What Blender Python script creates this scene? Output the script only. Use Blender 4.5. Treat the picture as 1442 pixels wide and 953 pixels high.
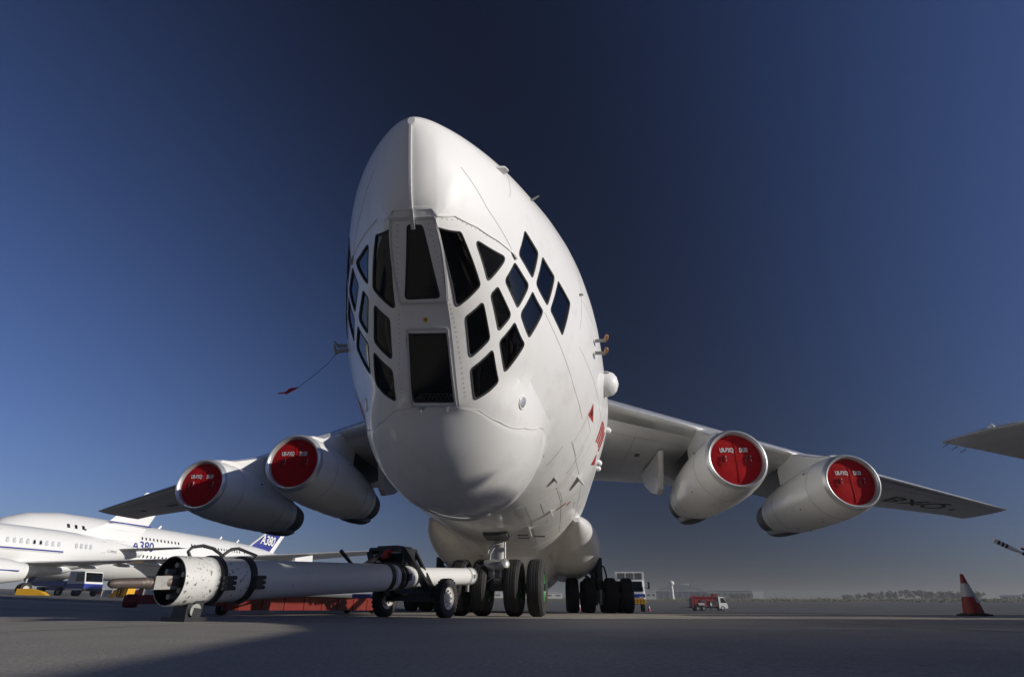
import bpy, bmesh, math, random
from mathutils import Vector, Matrix
random.seed(7)
R = math.radians
scene = bpy.context.scene
for o in list(bpy.data.objects):
    bpy.data.objects.remove(o)
COL = scene.collection

# ------------------------------------------------------------------ camera
F_PX, PITCH, ROLL, YAW = 769.265, 0.458343, 0.0098036, -0.0707765
CAM = Vector((1.18318, -11.66368, 0.14627))
def cam_axes():
    cp, sp, cy, sy = math.cos(PITCH), math.sin(PITCH), math.cos(YAW), math.sin(YAW)
    F = Vector((sy*cp, cy*cp, sp)); Rt = Vector((cy, -sy, 0)); U = Rt.cross(F)
    cr, sr = math.cos(ROLL), math.sin(ROLL)
    return cr*Rt + sr*U, -sr*Rt + cr*U, F
_r, _u, _f = cam_axes()
cd = bpy.data.cameras.new('camera')
cam = bpy.data.objects.new('camera', cd); COL.objects.link(cam)
cam.matrix_world = Matrix(((_r.x, _u.x, -_f.x, CAM.x), (_r.y, _u.y, -_f.y, CAM.y), (_r.z, _u.z, -_f.z, CAM.z), (0, 0, 0, 1)))
cd.sensor_fit = 'HORIZONTAL'; cd.sensor_width = 36.0; cd.lens = 36.0*F_PX/1442.0
cd.clip_start = 0.05; cd.clip_end = 30000
scene.camera = cam

# ------------------------------------------------------------------ sun, sky, exposure
SUN = Vector((0.93, -0.22, 0.29)).normalized()
SUN_EL = math.asin(SUN.z); SUN_AZ = math.atan2(SUN.x, SUN.y)
sd = bpy.data.lights.new('sun', 'SUN'); sd.energy = 3.9; sd.angle = R(0.53); sd.color = (1.0, 0.945, 0.85)
sun = bpy.data.objects.new('sun', sd); COL.objects.link(sun)
sun.rotation_euler = SUN.to_track_quat('Z', 'Y').to_euler(); sun.location = (40, -12, 12)
W = bpy.data.worlds.new('World'); scene.world = W; W.use_nodes = True
nt = W.node_tree; nt.nodes.clear()
out = nt.nodes.new('ShaderNodeOutputWorld'); bg = nt.nodes.new('ShaderNodeBackground')
sky = nt.nodes.new('ShaderNodeTexSky'); sky.sky_type = 'NISHITA'; sky.sun_disc = False
sky.sun_elevation = SUN_EL; sky.sun_rotation = SUN_AZ
sky.altitude = 0; sky.air_density = 1.0; sky.dust_density = 0.7; sky.ozone_density = 3.0
bg.inputs['Strength'].default_value = 0.060
# a polarising filter on the lens darkens and deepens the sky most at a right angle to the sun
tc = nt.nodes.new('ShaderNodeTexCoord')
dot = nt.nodes.new('ShaderNodeVectorMath'); dot.operation = 'DOT_PRODUCT'; dot.inputs[1].default_value = SUN
nrm = nt.nodes.new('ShaderNodeVectorMath'); nrm.operation = 'NORMALIZE'
nt.links.new(tc.outputs['Generated'], nrm.inputs[0]); nt.links.new(nrm.outputs[0], dot.inputs[0])
def wm(op, a, b=None):
    n = nt.nodes.new('ShaderNodeMath'); n.operation = op
    for i, v in enumerate((a, b)):
        if v is None: continue
        if isinstance(v, (int, float)): n.inputs[i].default_value = v
        else: nt.links.new(v, n.inputs[i])
    return n.outputs[0]
c2 = wm('MULTIPLY', dot.outputs['Value'], dot.outputs['Value'])
pol = wm('DIVIDE', wm('SUBTRACT', 1.0, c2), wm('ADD', 1.0, c2))
fac = wm('SUBTRACT', 1.0, wm('MULTIPLY', pol, 0.84))
mul = nt.nodes.new('ShaderNodeVectorMath'); mul.operation = 'SCALE'
nt.links.new(sky.outputs[0], mul.inputs[0]); nt.links.new(fac, mul.inputs['Scale'])
tint = nt.nodes.new('ShaderNodeVectorMath'); tint.operation = 'MULTIPLY'; tint.inputs[1].default_value = (0.98, 1.04, 1.56)
nt.links.new(mul.outputs[0], tint.inputs[0]); nt.links.new(tint.outputs[0], bg.inputs['Color']); nt.links.new(bg.outputs[0], out.inputs[0])
scene.view_settings.view_transform = 'Standard'; scene.view_settings.look = 'None'
scene.view_settings.exposure = 0.0; scene.view_settings.gamma = 1.0; scene.view_settings.use_curve_mapping = False
scene.cycles.max_bounces = 6; scene.cycles.diffuse_bounces = 3; scene.cycles.glossy_bounces = 3

# ------------------------------------------------------------------ materials
M = {}
def mat(name, col, rough=0.5, metal=0.0, var=0.06, scale=3.0, bump=0.0, bscale=40.0, coat=0.0, dirt=None, dirt_amt=0.0, dscale=2.0, stretch=(1, 1, 1), rvar=0.08, spec=0.5, drange=(0.52, 0.72)):
    m = bpy.data.materials.new(name); m.use_nodes = True; n = m.node_tree.nodes; l = m.node_tree.links
    b = n['Principled BSDF']; b.inputs['Metallic'].default_value = metal; b.inputs['Coat Weight'].default_value = coat
    b.inputs['Coat Roughness'].default_value = 0.06; b.inputs['Specular IOR Level'].default_value = spec
    t = n.new('ShaderNodeTexCoord'); mp = n.new('ShaderNodeMapping'); mp.inputs['Scale'].default_value = stretch
    l.new(t.outputs['Object'], mp.inputs[0])
    nz = n.new('ShaderNodeTexNoise'); nz.inputs['Scale'].default_value = scale; nz.inputs['Detail'].default_value = 6
    l.new(mp.outputs[0], nz.inputs['Vector'])
    rp = n.new('ShaderNodeMix'); rp.data_type = 'RGBA'
    rp.inputs[6].default_value = [max(0, c*(1-var)) for c in col]+[1]; rp.inputs[7].default_value = [min(1, c*(1+var)) for c in col]+[1]
    l.new(nz.outputs['Fac'], rp.inputs[0]); cur = rp.outputs[2]
    if dirt:
        d = n.new('ShaderNodeTexNoise'); d.inputs['Scale'].default_value = dscale; d.inputs['Detail'].default_value = 8; d.inputs['Roughness'].default_value = 0.7
        l.new(mp.outputs[0], d.inputs['Vector'])
        mr = n.new('ShaderNodeMapRange'); mr.inputs[1].default_value = drange[0]; mr.inputs[2].default_value = drange[1]; mr.inputs[3].default_value = 0; mr.inputs[4].default_value = dirt_amt
        l.new(d.outputs['Fac'], mr.inputs[0])
        x = n.new('ShaderNodeMix'); x.data_type = 'RGBA'; x.inputs[7].default_value = list(dirt)+[1]
        l.new(mr.outputs[0], x.inputs[0]); l.new(cur, x.inputs[6]); cur = x.outputs[2]
    l.new(cur, b.inputs['Base Color'])
    rr = n.new('ShaderNodeMapRange'); rr.inputs[3].default_value = max(0.02, rough-rvar); rr.inputs[4].default_value = min(1, rough+rvar)
    l.new(nz.outputs['Fac'], rr.inputs[0]); l.new(rr.outputs[0], b.inputs['Roughness'])
    if bump:
        bn = n.new('ShaderNodeTexNoise'); bn.inputs['Scale'].default_value = bscale; bn.inputs['Detail'].default_value = 4
        l.new(mp.outputs[0], bn.inputs['Vector'])
        bb = n.new('ShaderNodeBump'); bb.inputs['Strength'].default_value = bump; bb.inputs['Distance'].default_value = 0.02
        l.new(bn.outputs['Fac'], bb.inputs['Height']); l.new(bb.outputs[0], b.inputs['Normal'])
    M[name] = m; return m
mat('white_paint', (0.80, 0.795, 0.775), 0.46, var=0.03, scale=1.2, coat=0.5, spec=0.35, dirt=(0.5, 0.47, 0.42), dirt_amt=0.38, dscale=2.2, stretch=(1, 0.5, 0.6), bump=0.06, bscale=1.8)
mat('wing_paint', (0.72, 0.715, 0.70), 0.38, var=0.06, scale=0.8, dirt=(0.35, 0.33, 0.30), dirt_amt=0.35, dscale=1.3, stretch=(1, 0.4, 1), coat=0.15)
mat('nacelle_paint', (0.83, 0.825, 0.80), 0.33, var=0.04, scale=1.5, coat=0.3, dirt=(0.45, 0.42, 0.38), dirt_amt=0.25, dscale=1.8, stretch=(1, 0.4, 1))
mat('bare_metal', (0.72, 0.72, 0.70), 0.32, metal=0.75, var=0.1, scale=4)
mat('lip_metal', (0.62, 0.63, 0.63), 0.36, metal=0.6, var=0.08, scale=5)
mat('dark_metal', (0.12, 0.12, 0.122), 0.5, metal=0.5, var=0.2, scale=6)
mat('soot_metal', (0.085, 0.083, 0.085), 0.6, metal=0.3, var=0.3, scale=4)
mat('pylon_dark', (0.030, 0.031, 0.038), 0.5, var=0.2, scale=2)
mat('cover_red', (0.46, 0.010, 0.014), 0.75, var=0.14, scale=3, bump=1.0, bscale=3.0, spec=0.15, dirt=(0.25, 0.01, 0.012), dirt_amt=0.6, dscale=5)
mat('cover_text', (0.75, 0.72, 0.70), 0.6)
mat('glass', (0.006, 0.007, 0.008), 0.04, var=0.4, scale=1.5, rvar=0.015, spec=0.6)
mat('cabin_dark', (0.035, 0.034, 0.033), 0.8, var=0.3, scale=4)
mat('cabin_green', (0.05, 0.16, 0.13), 0.6)
def pane_glass():
    m = bpy.data.materials.new('pane_glass'); m.use_nodes = True; n = m.node_tree.nodes; l = m.node_tree.links; n.clear()
    o = n.new('ShaderNodeOutputMaterial'); gl = n.new('ShaderNodeBsdfGlossy'); tr = n.new('ShaderNodeBsdfTransparent'); mx = n.new('ShaderNodeMixShader'); fr = n.new('ShaderNodeFresnel')
    gl.inputs['Roughness'].default_value = 0.03; tr.inputs['Color'].default_value = (0.42, 0.47, 0.45, 1); fr.inputs['IOR'].default_value = 1.62
    nz = n.new('ShaderNodeTexNoise'); nz.inputs['Scale'].default_value = 2.5; t = n.new('ShaderNodeTexCoord'); l.new(t.outputs['Object'], nz.inputs['Vector'])
    bp = n.new('ShaderNodeBump'); bp.inputs['Strength'].default_value = 0.12; bp.inputs['Distance'].default_value = 0.02; l.new(nz.outputs['Fac'], bp.inputs['Height']); l.new(bp.outputs[0], gl.inputs['Normal'])
    l.new(fr.outputs[0], mx.inputs[0]); l.new(tr.outputs[0], mx.inputs[1]); l.new(gl.outputs[0], mx.inputs[2]); l.new(mx.outputs[0], o.inputs[0]); M['pane_glass'] = m
pane_glass()
mat('seal', (0.02, 0.02, 0.021), 0.7)
mat('frame_grey', (0.55, 0.55, 0.54), 0.4, var=0.05)
mat('seam', (0.36, 0.35, 0.34), 0.6)
mat('lap_joint', (0.58, 0.57, 0.55), 0.5)
mat('rubber', (0.022, 0.021, 0.021), 0.75, var=0.25, scale=8, bump=0.2, bscale=30, dirt=(0.07, 0.065, 0.06), dirt_amt=0.5, dscale=3)
mat('rim_green', (0.045, 0.19, 0.05), 0.45, var=0.15, scale=10)
mat('rim_white', (0.62, 0.60, 0.55), 0.5, var=0.1, scale=10, dirt=(0.1, 0.08, 0.06), dirt_amt=0.6, dscale=8)
mat('gear_metal', (0.40, 0.40, 0.39), 0.4, metal=0.5, var=0.2, scale=9, dirt=(0.05, 0.045, 0.04), dirt_amt=0.6, dscale=6)
mat('gear_dark', (0.045, 0.055, 0.055), 0.5, metal=0.3, var=0.25, scale=8)
mat('bar_white', (0.66, 0.66, 0.65), 0.42, var=0.05, scale=3, dirt=(0.06, 0.06, 0.06), dirt_amt=0.9, coat=0.1, dscale=14, drange=(0.655, 0.69))
mat('bar_chipped', (0.64, 0.64, 0.62), 0.45, var=0.05, scale=4, dirt=(0.03, 0.03, 0.03), dirt_amt=1.0, dscale=22, drange=(0.575, 0.61))
mat('black_steel', (0.018, 0.018, 0.02), 0.45, var=0.3, scale=12)
mat('rust_steel', (0.10, 0.075, 0.065), 0.55, metal=0.3, var=0.3, scale=12, dirt=(0.35, 0.33, 0.3), dirt_amt=0.7, dscale=14)
mat('grey_steel', (0.34, 0.34, 0.32), 0.5, metal=0.3, var=0.2, scale=10, dirt=(0.08, 0.07, 0.06), dirt_amt=0.6, dscale=10)
mat('trailer_red', (0.17, 0.018, 0.012), 0.5, var=0.2, scale=4, dirt=(0.03, 0.015, 0.012), dirt_amt=0.6, dscale=4)
mat('signal_red', (0.55, 0.03, 0.02), 0.5, var=0.1)
mat('cone_red', (0.25, 0.024, 0.018), 0.55, var=0.12, scale=10, dirt=(0.08, 0.03, 0.02), dirt_amt=0.5, dscale=12)
mat('reflective_white', (0.42, 0.43, 0.44), 0.4, var=0.05, dirt=(0.25, 0.23, 0.2), dirt_amt=0.4, dscale=8)
mat('blue_mark', (0.03, 0.04, 0.22), 0.45, var=0.06)
mat('blue_light', (0.16, 0.17, 0.48), 0.45)
mat('red_mark', (0.40, 0.03, 0.03), 0.5)
mat('orange_mark', (0.40, 0.17, 0.05), 0.5)
mat('black_mark', (0.02, 0.02, 0.022), 0.5)
mat('grey_mark', (0.10, 0.10, 0.105), 0.5)
mat('yellow', (0.72, 0.38, 0.02), 0.5, var=0.1)
mat('truck_blue', (0.02, 0.04, 0.30), 0.4, coat=0.3)
mat('truck_white', (0.76, 0.76, 0.74), 0.35, coat=0.3, var=0.03)
mat('tank_red', (0.24, 0.015, 0.015), 0.4, coat=0.2, var=0.1)
mat('chassis', (0.03, 0.03, 0.032), 0.6, var=0.2)
mat('hangar_metal', (0.25, 0.27, 0.30), 0.5, var=0.1, scale=0.2)
mat('building_beige', (0.45, 0.40, 0.32), 0.8, var=0.1, scale=0.3)
mat('building_white', (0.62, 0.62, 0.60), 0.7, var=0.06, scale=0.3)
mat('tree_leaf', (0.03, 0.038, 0.022), 0.8, var=0.4, scale=0.6)
mat('shrub_leaf', (0.075, 0.08, 0.035), 0.85, var=0.4, scale=1.0)
mat('bark', (0.10, 0.075, 0.05), 0.9)
mat('skin', (0.32, 0.19, 0.12), 0.6)
mat('cloth_dark', (0.03, 0.03, 0.04), 0.8)
mat('cloth_white', (0.65, 0.65, 0.62), 0.8)
mat('hi_vis', (0.55, 0.65, 0.05), 0.7)
mat('line_paint', (0.52, 0.51, 0.48), 0.7, var=0.15, scale=3, dirt=(0.17, 0.165, 0.155), dirt_amt=0.9, dscale=3)

# ------------------------------------------------------------------ mesh helpers
class MB:
    def __init__(s): s.b = bmesh.new()
    def face(s, vs):
        try: return s.b.faces.new(vs)
        except ValueError: return None
    def v(s, p): return s.b.verts.new(p)
    def box(s, c, d, rot=None, taper=1.0):
        c = Vector(c); x, y, z = d[0]/2, d[1]/2, d[2]/2
        P = [Vector((sx*x*(taper if sz > 0 else 1), sy*y*(taper if sz > 0 else 1), sz*z)) for sz in (-1, 1) for sx, sy in ((-1, -1), (1, -1), (1, 1), (-1, 1))]
        if rot is not None: P = [rot @ p for p in P]
        V = [s.v(c+p) for p in P]
        for f in ((3, 2, 1, 0), (4, 5, 6, 7), (0, 1, 5, 4), (1, 2, 6, 5), (2, 3, 7, 6), (3, 0, 4, 7)): s.face([V[i] for i in f])
        return s
    def bar(s, a, b, w, h, up=(0, 0, 1)):
        a = Vector(a); b = Vector(b); d = b-a; L = d.length; y = d/L; x = y.cross(Vector(up))
        if x.length < 1e-4: x = y.cross(Vector((1, 0, 0)))
        x.normalize(); z = x.cross(y); m = Matrix((x, y, z)).transposed()
        return s.box((a+b)/2, (w, L, h), m)
    def prism(s, pts, axis, t0, t1):
        """polygon pts (2-tuples) in the plane normal to axis, extruded between t0 and t1"""
        def mk(p, t): return {'x': (t, p[0], p[1]), 'y': (p[0], t, p[1]), 'z': (p[0], p[1], t)}[axis]
        A = [s.v(mk(p, t0)) for p in pts]; B = [s.v(mk(p, t1)) for p in pts]
        s.face(A[::-1]); s.face(B)
        n = len(pts)
        for i in range(n): s.face([A[i], A[(i+1) % n], B[(i+1) % n], B[i]])
        return s
    def rings(s, R_, closed=True, cap0=True, cap1=True):
        VV = [[s.v(p) for p in r] for r in R_]
        n = len(VV[0])
        for i in range(len(VV)-1):
            for j in range(n if closed else n-1):
                k = (j+1) % n; s.face([VV[i][j], VV[i][k], VV[i+1][k], VV[i+1][j]])
        if closed and cap0: s.face(VV[0][::-1])
        if closed and cap1: s.face(VV[-1])
        return VV
    def tube(s, path, r, n=10, cap=True):
        path = [Vector(p) for p in path]; rr = r if isinstance(r, (list, tuple)) else [r]*len(path)
        Rg = []; prev = None
        for i, p in enumerate(path):
            d = (path[min(i+1, len(path)-1)]-path[max(i-1, 0)]).normalized()
            if prev is None:
                x = d.orthogonal().normalized()
            else:
                x = (prev-d*prev.dot(d))
                x = x.normalized() if x.length > 1e-5 else d.orthogonal().normalized()
            prev = x; y = d.cross(x)
            Rg.append([p+rr[i]*(math.cos(2*math.pi*k/n)*x+math.sin(2*math.pi*k/n)*y) for k in range(n)])
        s.rings(Rg, True, cap, cap); return s
    def lathe(s, prof, o=(0, 0, 0), ax=(0, 1, 0), n=32, cap0=False, cap1=False, sx=1.0, sz=1.0):
        """prof: list of (t along axis, radius)"""
        o = Vector(o); ax = Vector(ax).normalized()
        x = Vector((1, 0, 0)) if abs(ax.x) < 0.9 else Vector((0, 1, 0))
        x = (x-ax*x.dot(ax)).normalized(); z = x.cross(ax)
        Rg = [[o+ax*t+r*(sx*math.cos(2*math.pi*k/n)*x+sz*math.sin(2*math.pi*k/n)*z) for k in range(n)] for t, r in prof]
        s.rings(Rg, True, cap0, cap1); return s
    def build(s, name, m, parent=None, smooth=30, kind=None):
        bmesh.ops.remove_doubles(s.b, verts=s.b.verts, dist=1e-5)
        bmesh.ops.recalc_face_normals(s.b, faces=s.b.faces)
        me = bpy.data.meshes.new(name); s.b.to_mesh(me); s.b.free()
        me.materials.append(M[m] if isinstance(m, str) else m)
        if smooth:
            me.polygons.foreach_set('use_smooth', [True]*len(me.polygons))
            me.set_sharp_from_angle(angle=R(smooth))
        o = bpy.data.objects.new(name, me); COL.objects.link(o)
        if parent: o.parent = parent
        if kind: o['kind'] = kind
        return o
def tag(o, label, cat, group=None):
    o['label'] = label; o['category'] = cat
    if group: o['group'] = group
    return o
def thing(name, label, cat, loc=(0, 0, 0), rz=0, group=None):
    o = bpy.data.objects.new(name, None); COL.objects.link(o); o.location = loc; o.rotation_euler = (0, 0, rz)
    o.empty_display_size = 0.3
    return tag(o, label, cat, group)
def copy_tree(o, parent=None):
    c = o.copy(); COL.objects.link(c)
    if parent: c.parent = parent
    for ch in [x for x in scene.objects if x.parent == o]: copy_tree(ch, c)
    return c
def text_mesh(body, size, name, m, parent, mtx, fn=None, depth=0.0, xs=1.0, bold=0.0):
    cu = bpy.data.curves.new(name, 'FONT'); cu.body = body; cu.size = size; cu.extrude = depth; cu.align_x = 'CENTER'; cu.align_y = 'CENTER'
    cu.offset = bold
    t = bpy.data.objects.new(name, cu); COL.objects.link(t); bpy.context.view_layer.update()
    me = bpy.data.meshes.new_from_object(t.evaluated_get(bpy.context.evaluated_depsgraph_get()))
    bpy.data.objects.remove(t)
    for v in me.vertices:
        p = Vector((v.co.x*xs, v.co.y, v.co.z))
        v.co = fn(p) if fn else mtx @ p
    me.materials.clear(); me.materials.append(M[m])
    o = bpy.data.objects.new(name, me); COL.objects.link(o)
    if parent: o.parent = parent
    return o
def sm(a, b, x):
    t = min(1.0, max(0.0, (x-a)/(b-a))); return t*t*(3-2*t)
def view_pt(fwd, lat):
    """a place on the ground, metres straight ahead of the camera's stand and to its right"""
    return Vector((CAM.x+math.sin(YAW)*fwd+math.cos(YAW)*lat, CAM.y+math.cos(YAW)*fwd-math.sin(YAW)*lat))
# ------------------------------------------------------------------ ground
def g(x, y):
    """height of the apron: flat round the aircraft, rising gently to the left stands and to the far side of the field"""
    z = 0.022*max(0.0, min(-x-8.0, 52.0))*(1-sm(150, 320, y))
    z += 0.0105*min(max(0.0, x-1.0), 22.0)*(1-sm(3, 18, y))
    r = math.hypot(x-CAM.x, y-CAM.y)
    if y > -60: z += 0.0205*max(0.0, min(r, 720.0)-130.0)*sm(-60, 60, y)
    return z
def ground_material():
    m = bpy.data.materials.new('apron'); m.use_nodes = True; n = m.node_tree.nodes; l = m.node_tree.links; b = n['Principled BSDF']
    t = n.new('ShaderNodeTexCoord'); sep = n.new('ShaderNodeSeparateXYZ'); l.new(t.outputs['Object'], sep.inputs[0])
    def noise(sc, det=6, ro=0.6, st=(1, 1, 1)):
        mp = n.new('ShaderNodeMapping'); mp.inputs['Scale'].default_value = st; l.new(t.outputs['Object'], mp.inputs[0])
        z = n.new('ShaderNodeTexNoise'); z.inputs['Scale'].default_value = sc; z.inputs['Detail'].default_value = det; z.inputs['Roughness'].default_value = ro
        l.new(mp.outputs[0], z.inputs['Vector']); return z.outputs['Fac']
    def mr(x, a, b_, c, d):
        k = n.new('ShaderNodeMapRange'); k.inputs[1].default_value = a; k.inputs[2].default_value = b_; k.inputs[3].default_value = c; k.inputs[4].default_value = d
        l.new(x, k.inputs[0]); return k.outputs[0]
    def mix(f, a, c, mode='MIX'):
        k = n.new('ShaderNodeMix'); k.data_type = 'RGBA'; k.blend_type = mode
        if isinstance(f, (int, float)): k.inputs[0].default_value = f
        else: l.new(f, k.inputs[0])
        for i, v in ((6, a), (7, c)):
            if isinstance(v, tuple): k.inputs[i].default_value = list(v)+[1]
            else: l.new(v, k.inputs[i])
        return k.outputs[2]
    def math_(op, a, c):
        k = n.new('ShaderNodeMath'); k.operation = op
        for i, v in enumerate((a, c)):
            if isinstance(v, (int, float)): k.inputs[i].default_value = v
            else: l.new(v, k.inputs[i])
        return k.outputs[0]
    fine = noise(55, 3, 0.7); mid = noise(1.6, 8, 0.65); big = noise(0.25, 5, 0.6); grit = noise(240, 2, 0.5)
    conc = mix(mr(mid, 0.3, 0.7, 0, 1), (0.315, 0.285, 0.245), (0.43, 0.395, 0.345))
    conc = mix(mr(fine, 0.35, 0.75, 0, 0.8), conc, (0.14, 0.128, 0.11))
    conc = mix(mr(grit, 0.55, 0.75, 0, 0.7), conc, (0.5, 0.49, 0.47))
    conc = mix(mr(big, 0.5, 0.68, 0, 0.5), conc, (0.16, 0.15, 0.145))
    asp = mix(mr(noise(0.08, 5, 0.6, (1, 2.5, 1)), 0.35, 0.65, 0, 1), (0.10, 0.10, 0.102), (0.155, 0.155, 0.155))
    dry = mix(mr(noise(0.05, 6, 0.65), 0.4, 0.6, 0, 1), (0.20, 0.165, 0.11), (0.10, 0.105, 0.055))
    edge = mr(math_('ADD', sep.outputs[1], math_('MULTIPLY', noise(0.3, 2), 1.5)), 13.5, 14.2, 0, 1)
    far = mr(math_('ADD', sep.outputs[1], math_('MULTIPLY', noise(0.02, 4), 60)), 330, 345, 0, 1)
    left = mr(sep.outputs[0], -34, -33.5, 1, 0)
    leftasp = mr(math_('SUBTRACT', sep.outputs[0], math_('MULTIPLY', sep.outputs[1], -0.8)), -14, -13.6, 1, 0)
    c = mix(edge, conc, asp); c = mix(far, c, dry)
    l.new(c, b.inputs['Base Color'])
    l.new(mr(mid, 0.3, 0.7, 0.55, 0.8), b.inputs['Roughness']); b.inputs['Specular IOR Level'].default_value = 0.06
    bp = n.new('ShaderNodeBump'); bp.inputs['Strength'].default_value = 0.6; bp.inputs['Distance'].default_value = 0.006
    l.new(math_('ADD', math_('MULTIPLY', fine, 1.0), math_('MULTIPLY', grit, 0.5)), bp.inputs['Height']); l.new(bp.outputs[0], b.inputs['Normal'])
    return m
def build_ground():
    bm = MB(); NA = 160
    rs = [0.0]+[0.6*1.115**i for i in range(0, 86)]
    rs = [r for r in rs if r < 1250]
    prev = None; c = bm.v((CAM.x, CAM.y, 0))
    for r in rs[1:]:
        ring = []
        for k in range(NA):
            a = 2*math.pi*k/NA; x = CAM.x+r*math.sin(a); y = CAM.y+r*math.cos(a)
            ring.append(bm.v((x, y, g(x, y))))
        for k in range(NA):
            j = (k+1) % NA
            if prev is None: bm.face([c, ring[k], ring[j]])
            else: bm.face([prev[k], ring[k], ring[j], prev[j]])
        prev = ring
    return bm.build('ground', ground_material(), None, 60, 'structure')
build_ground()
# painted lines on the flat apron, each a thin sheet just above it
def line(pts, w, name='apron_marking', z=0.004):
    bm = MB(); P = [Vector((p[0], p[1])) for p in pts]
    L = []
    for i, p in enumerate(P):
        d = (P[min(i+1, len(P)-1)]-P[max(i-1, 0)]).normalized(); nn = Vector((-d.y, d.x))
        a = p+nn*w/2; b = p-nn*w/2
        L.append((bm.v((a.x, a.y, g(a.x, a.y)+z)), bm.v((b.x, b.y, g(b.x, b.y)+z))))
    for i in range(len(L)-1): bm.face([L[i][0], L[i+1][0], L[i+1][1], L[i][1]])
    return bm.build(name, 'line_paint', None, 0, 'structure')
line([(-34+i*1.5, 14.0-0.45*i) for i in range(20)], 0.35)
# slab joints: the concrete apron is cast in bays with dark filled joints
bmj = MB()
def joint(a, b, w=0.02):
    n = 40; a = Vector(a); b = Vector(b); d = (b-a).normalized(); nn = Vector((-d.y, d.x))*w/2
    pr = None
    for i in range(n+1):
        p = a+(b-a)*i/n; q = [bmj.v((s.x, s.y, g(s.x, s.y)+0.0025)) for s in (p+nn, p-nn)]
        if pr: bmj.face([pr[0], q[0], q[1], pr[1]])
        pr = q
for k in range(-3, 5): joint((-20, -11+6.1*k*0.9), (24, -11+6.1*k*0.9))
for k in range(-4, 6): joint((-1.9+6.1*k, -24), (-1.9+6.1*k, 13))
mat('joint_filler', (0.06, 0.058, 0.055), 0.9)
bmj.build('slab_joint', 'joint_filler', None, 0, 'structure')
# ------------------------------------------------------------------ cargo aircraft (x across, y aft, z up; origin under the nose wheels)
K  = [-8.17, -8.1, -7.9, -7.5, -7.0, -6.3, -5.5, -4.5, -3.4, -2.2, -0.8, 1.0, 4.0, 22.0, 26.0, 31.0, 35.0, 37.6, 38.4]
ZW = [4.103, 4.097, 4.102, 4.088, 4.098, 4.129, 4.157, 4.151, 4.099, 3.975, 3.868, 3.849, 3.849, 3.85, 3.95, 4.55, 5.2, 5.6, 5.75]
HW = [0.03, 0.156, 0.365, 0.661, 0.929, 1.202, 1.492, 1.804, 2.053, 2.232, 2.398, 2.406, 2.402, 2.4, 2.3, 1.7, 1.05, 0.5, 0.15]
ZT = [4.14, 4.22, 4.36, 4.6, 4.884, 5.306, 5.772, 6.192, 6.319, 6.325, 6.285, 6.25, 6.25, 6.25, 6.25, 6.2, 6.1, 5.98, 5.88]
ZB = [4.058, 3.829, 3.399, 3.05, 2.7, 2.008, 1.778, 1.687, 1.628, 1.532, 1.464, 1.449, 1.45, 1.45, 1.7, 2.9, 4.3, 5.25, 5.6]
def pchip(x, xk, yk):
    n = len(xk)
    h = [xk[i+1]-xk[i] for i in range(n-1)]; d = [(yk[i+1]-yk[i])/h[i] for i in range(n-1)]
    i = max(0, min(n-2, next((j for j in range(n-1) if x <= xk[j+1]), n-2)))
    def sl(k):
        if k == 0: return d[0]
        if k == n-1: return d[-1]
        if d[k]*d[k-1] <= 0: return 0.0
        w1 = 2*h[k]+h[k-1]; w2 = h[k]+2*h[k-1]
        return (w1+w2)/(w1/d[k-1]+w2/d[k])
    t = min(1.0, max(0.0, (x-xk[i])/h[i])); m0, m1 = sl(i), sl(i+1)
    return yk[i]*(1+2*t)*(1-t)**2+h[i]*m0*t*(1-t)**2+yk[i+1]*t*t*(3-2*t)+h[i]*m1*t*t*(t-1)
_pc = {}
def params(Y):
    k = round(Y, 5)
    if k in _pc: return _pc[k]
    w, h, t, b = (pchip(Y, K, a) for a in (ZW, HW, ZT, ZB))
    h = max(0.01, h); u = max(.01, t-w); l = max(.01, w-b)
    fl = sm(-7.90, -7.80, Y)*(1-sm(-6.3, -5.9, Y)); xs = .215+.05*sm(-7.6, -6.3, Y)
    tcr = math.asin(min(.95, xs/h)); l = l*(1+fl*(1/math.cos(tcr)-1))
    _pc[k] = (w, h, u, l, fl, tcr); return _pc[k]
def S(Y, th):
    """a point of the fuselage skin; th is the angle round the section from the keel"""
    w, h, u, l, fl, tcr = params(Y); c = math.cos(th); Z = w-(l if c > 0 else u)*c
    if c > 0 and abs(th) < tcr: Z = Z*(1-fl)+fl*(w-l*math.cos(tcr))
    X = h*math.sin(th)
    if c > -0.1 and -6.34 < Y < -2.2: X, Z = chin_swell(Y, w, X, Z)
    return Vector((X, Y, Z))
# the radome under the glazing swells out of the lower nose: an egg whose section is blended with the fuselage section
CKY = [-6.34, -6.2, -5.9, -5.5, -5.0, -4.6, -4.1, -3.5, -2.9, -2.2]
CKB = [2.04, 1.885, 1.585, 1.345, 1.20, 1.168, 1.19, 1.29, 1.43, 1.62]
CKH = [0.62, 0.72, 0.90, 1.04, 1.13, 1.15, 1.12, 1.0, 0.78, 0.30]
def chin_swell(Y, w, X, Z):
    b, h = pchip(Y, CKY, CKB), pchip(Y, CKY, CKH); cz = 2.42; l = cz-b; u = 0.95
    d = math.hypot(X, Z-w)
    if d < 1e-6 or Z > w: return X, Z
    sx, sz = X/d, (Z-w)/d
    # far crossing of the ray from (0, w) with the lower, then the upper half of the egg
    best = None
    for hh in (l, u):
        A = (sx/h)**2+(sz/hh)**2; B = 2*(sz*(w-cz))/hh**2; C = ((w-cz)/hh)**2-1; D = B*B-4*A*C
        if D < 0: continue
        r = (-B+math.sqrt(D))/(2*A); zz = w+sz*r
        if (hh == l and zz <= cz) or (hh == u and zz > cz): best = r
    if best is None: return X, Z
    k = 0.05; t = max(0.0, k-abs(d-best))/k; r = max(d, best)+t*t*k*0.25
    if best < d-k: r = d
    return sx*r, w+sz*r
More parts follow.
